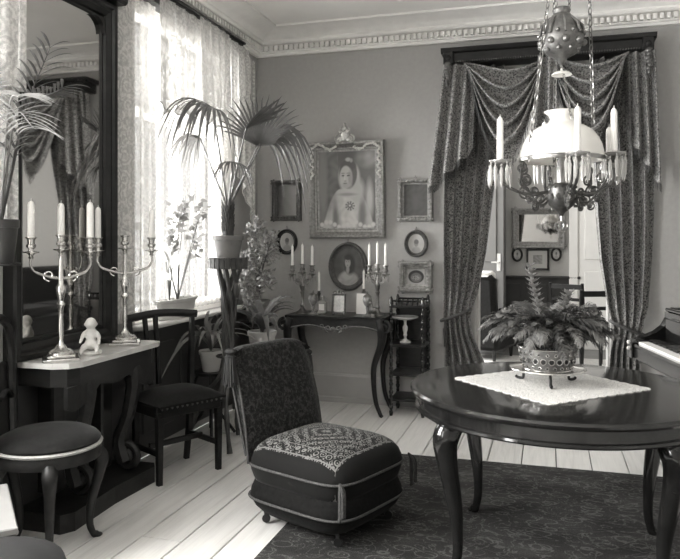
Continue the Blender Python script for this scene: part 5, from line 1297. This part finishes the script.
q = MB(); q.prism([(x*1.01, y*1.005+.12 if y < .2 else y*1.005) for x, y in cs_], .921, .945, 'xy'); q.build('lid', M_ebony, c, smooth=False)
for lx, ly in ((.02,.26),(KL-.02,.26),(.35,1.5)): MB().lathe([(.03,.0),(.035,.03),(.028,.06),(.045,.2),(.06,.4),(.05,.5),(.07,.55),(.07,.625)], 14, (lx, ly, 0)).build('leg', M_ebony, c)
ly_ = MB(); ly_.box((KL/2,.3,.07), (.22,.12,.03)); ly_.tube([(KL/2-.06,.3,.08),(KL/2-.05,.3,.62)], .015, 8); ly_.tube([(KL/2+.06,.3,.08),(KL/2+.05,.3,.62)], .015, 8); ly_.build('pedal_lyre', M_ebony, c)
for s in (-1,1): MB().lathe([(.006,-.012),(.012,-.006),(.012,.006),(.006,.012)], 12, M=Matrix.Translation((-.06, -.085, .70+.02*s)) @ Matrix.Rotation(PI/2, 4, 'X')).build('knob', M_porc, c)

# ================================================================== NEXT ROOM
m = MB(); m.box((.0, 7.4, .003), (2.6, 2.6, .006)); tag(m.build('carpet', mat('pale carpet', .7, .95, var=.15, scale=30, bump=.3), None, smooth=False), 'pale carpet on the floor of the next room', 'rug')
def dining_chair(label, loc, rz, hh=.92):
    c = thing('dining_chair', label, 'chair', loc, rz, 'chairs in the next room')
    for sx in (-1,1):
        MB().tube([(sx*.19,-.19,0),(sx*.19,-.19,.44)], [.014,.02], 6).build('leg', M_dark, c)
        b = MB(); b.tube(bez([(sx*.17,.22,0),(sx*.175,.19,.44),(sx*.18,.21,.7),(sx*.19,.25,hh)], 4), .017, 6); b.build('leg', M_dark, c)
    MB().box((0,0,.45), (.42,.42,.04), bev=.01).build('seat_frame', M_dark, c, smooth=False)
    MB().box((0,0,.48), (.40,.40,.04), bev=.015).build('seat_cushion', M_velvet, c, smooth=False)
    for z, y in ((hh-.04,.243),(.74,.222),(.60,.207)): MB().box((0,y,z), (.36,.022,.055 if z > .8 else .035), bev=.005).build('back_rail', M_dark, c, smooth=False)
    return c
A_ = cr((590-340)/699*6.9, 6.9); dining_chair('dark rail-back chair beyond the doorway, nearer to the right curtain', (A_.x, A_.y, .006), math.radians(200))
A_ = cr((566-340)/699*7.9, 7.9); dining_chair('dark rail-back chair beyond the doorway, farther back behind the fern', (A_.x+.12, A_.y, .006), math.radians(150))
A_ = cr((487-340)/699*8.3, 8.3); c = thing('armchair', 'dark armchair with white head cover beyond the left curtain', 'armchair', (A_.x-.05, A_.y+.05, .006), math.radians(160))
MB().box((0,0,.24), (.62,.60,.24), bev=.04).build('seat_base', M_velvet, c); MB().box((0,-.03,.42), (.46,.54,.14), bev=.05).build('seat_cushion', M_velvet, c)
q = MB(); q.box((0,.27,.62), (.60,.14,.76), rot=(-.15,0,0), bev=.05); q.build('backrest', M_velvet, c)
MB().box((0,.262,.93), (.50,.185,.20), rot=(-.15,0,0), bev=.03).build('head_cover', M_doily, c)
for s in (-1,1):
    MB().box((s*.31,-.02,.46), (.12,.56,.30), bev=.05).build('arm', M_velvet, c)
    for y in (-.24,.24): MB().lathe([(.018,0),(.022,.06),(.03,.13)], 10, (s*.25,y,0)).build('leg', M_dark, c)

c = thing('sofa', 'dark upholstered sofa with pale cushion, seen only reflected in the tall mirror', 'sofa', (1.72, 8.1, .0), -PI/2)
MB().box((0,0,.26), (1.7,.75,.26), bev=.05).build('seat_base', M_velvet, c); MB().box((0,.32,.62), (1.7,.18,.80), rot=(-.1,0,0), bev=.06).build('backrest', M_velvet, c)
for s in (-1,1):
    MB().box((s*.85,0,.45), (.16,.75,.44), bev=.06).build('arm', M_velvet, c)
    for y in (-.3,.3): MB().lathe([(.02,0),(.03,.07),(.035,.14)], 10, (s*.75,y,0)).build('leg', M_dark, c)
for k in (-.4, .4): MB().box((k,-.04,.45), (.78,.62,.14), bev=.05).build('seat_cushion', M_velvet, c)
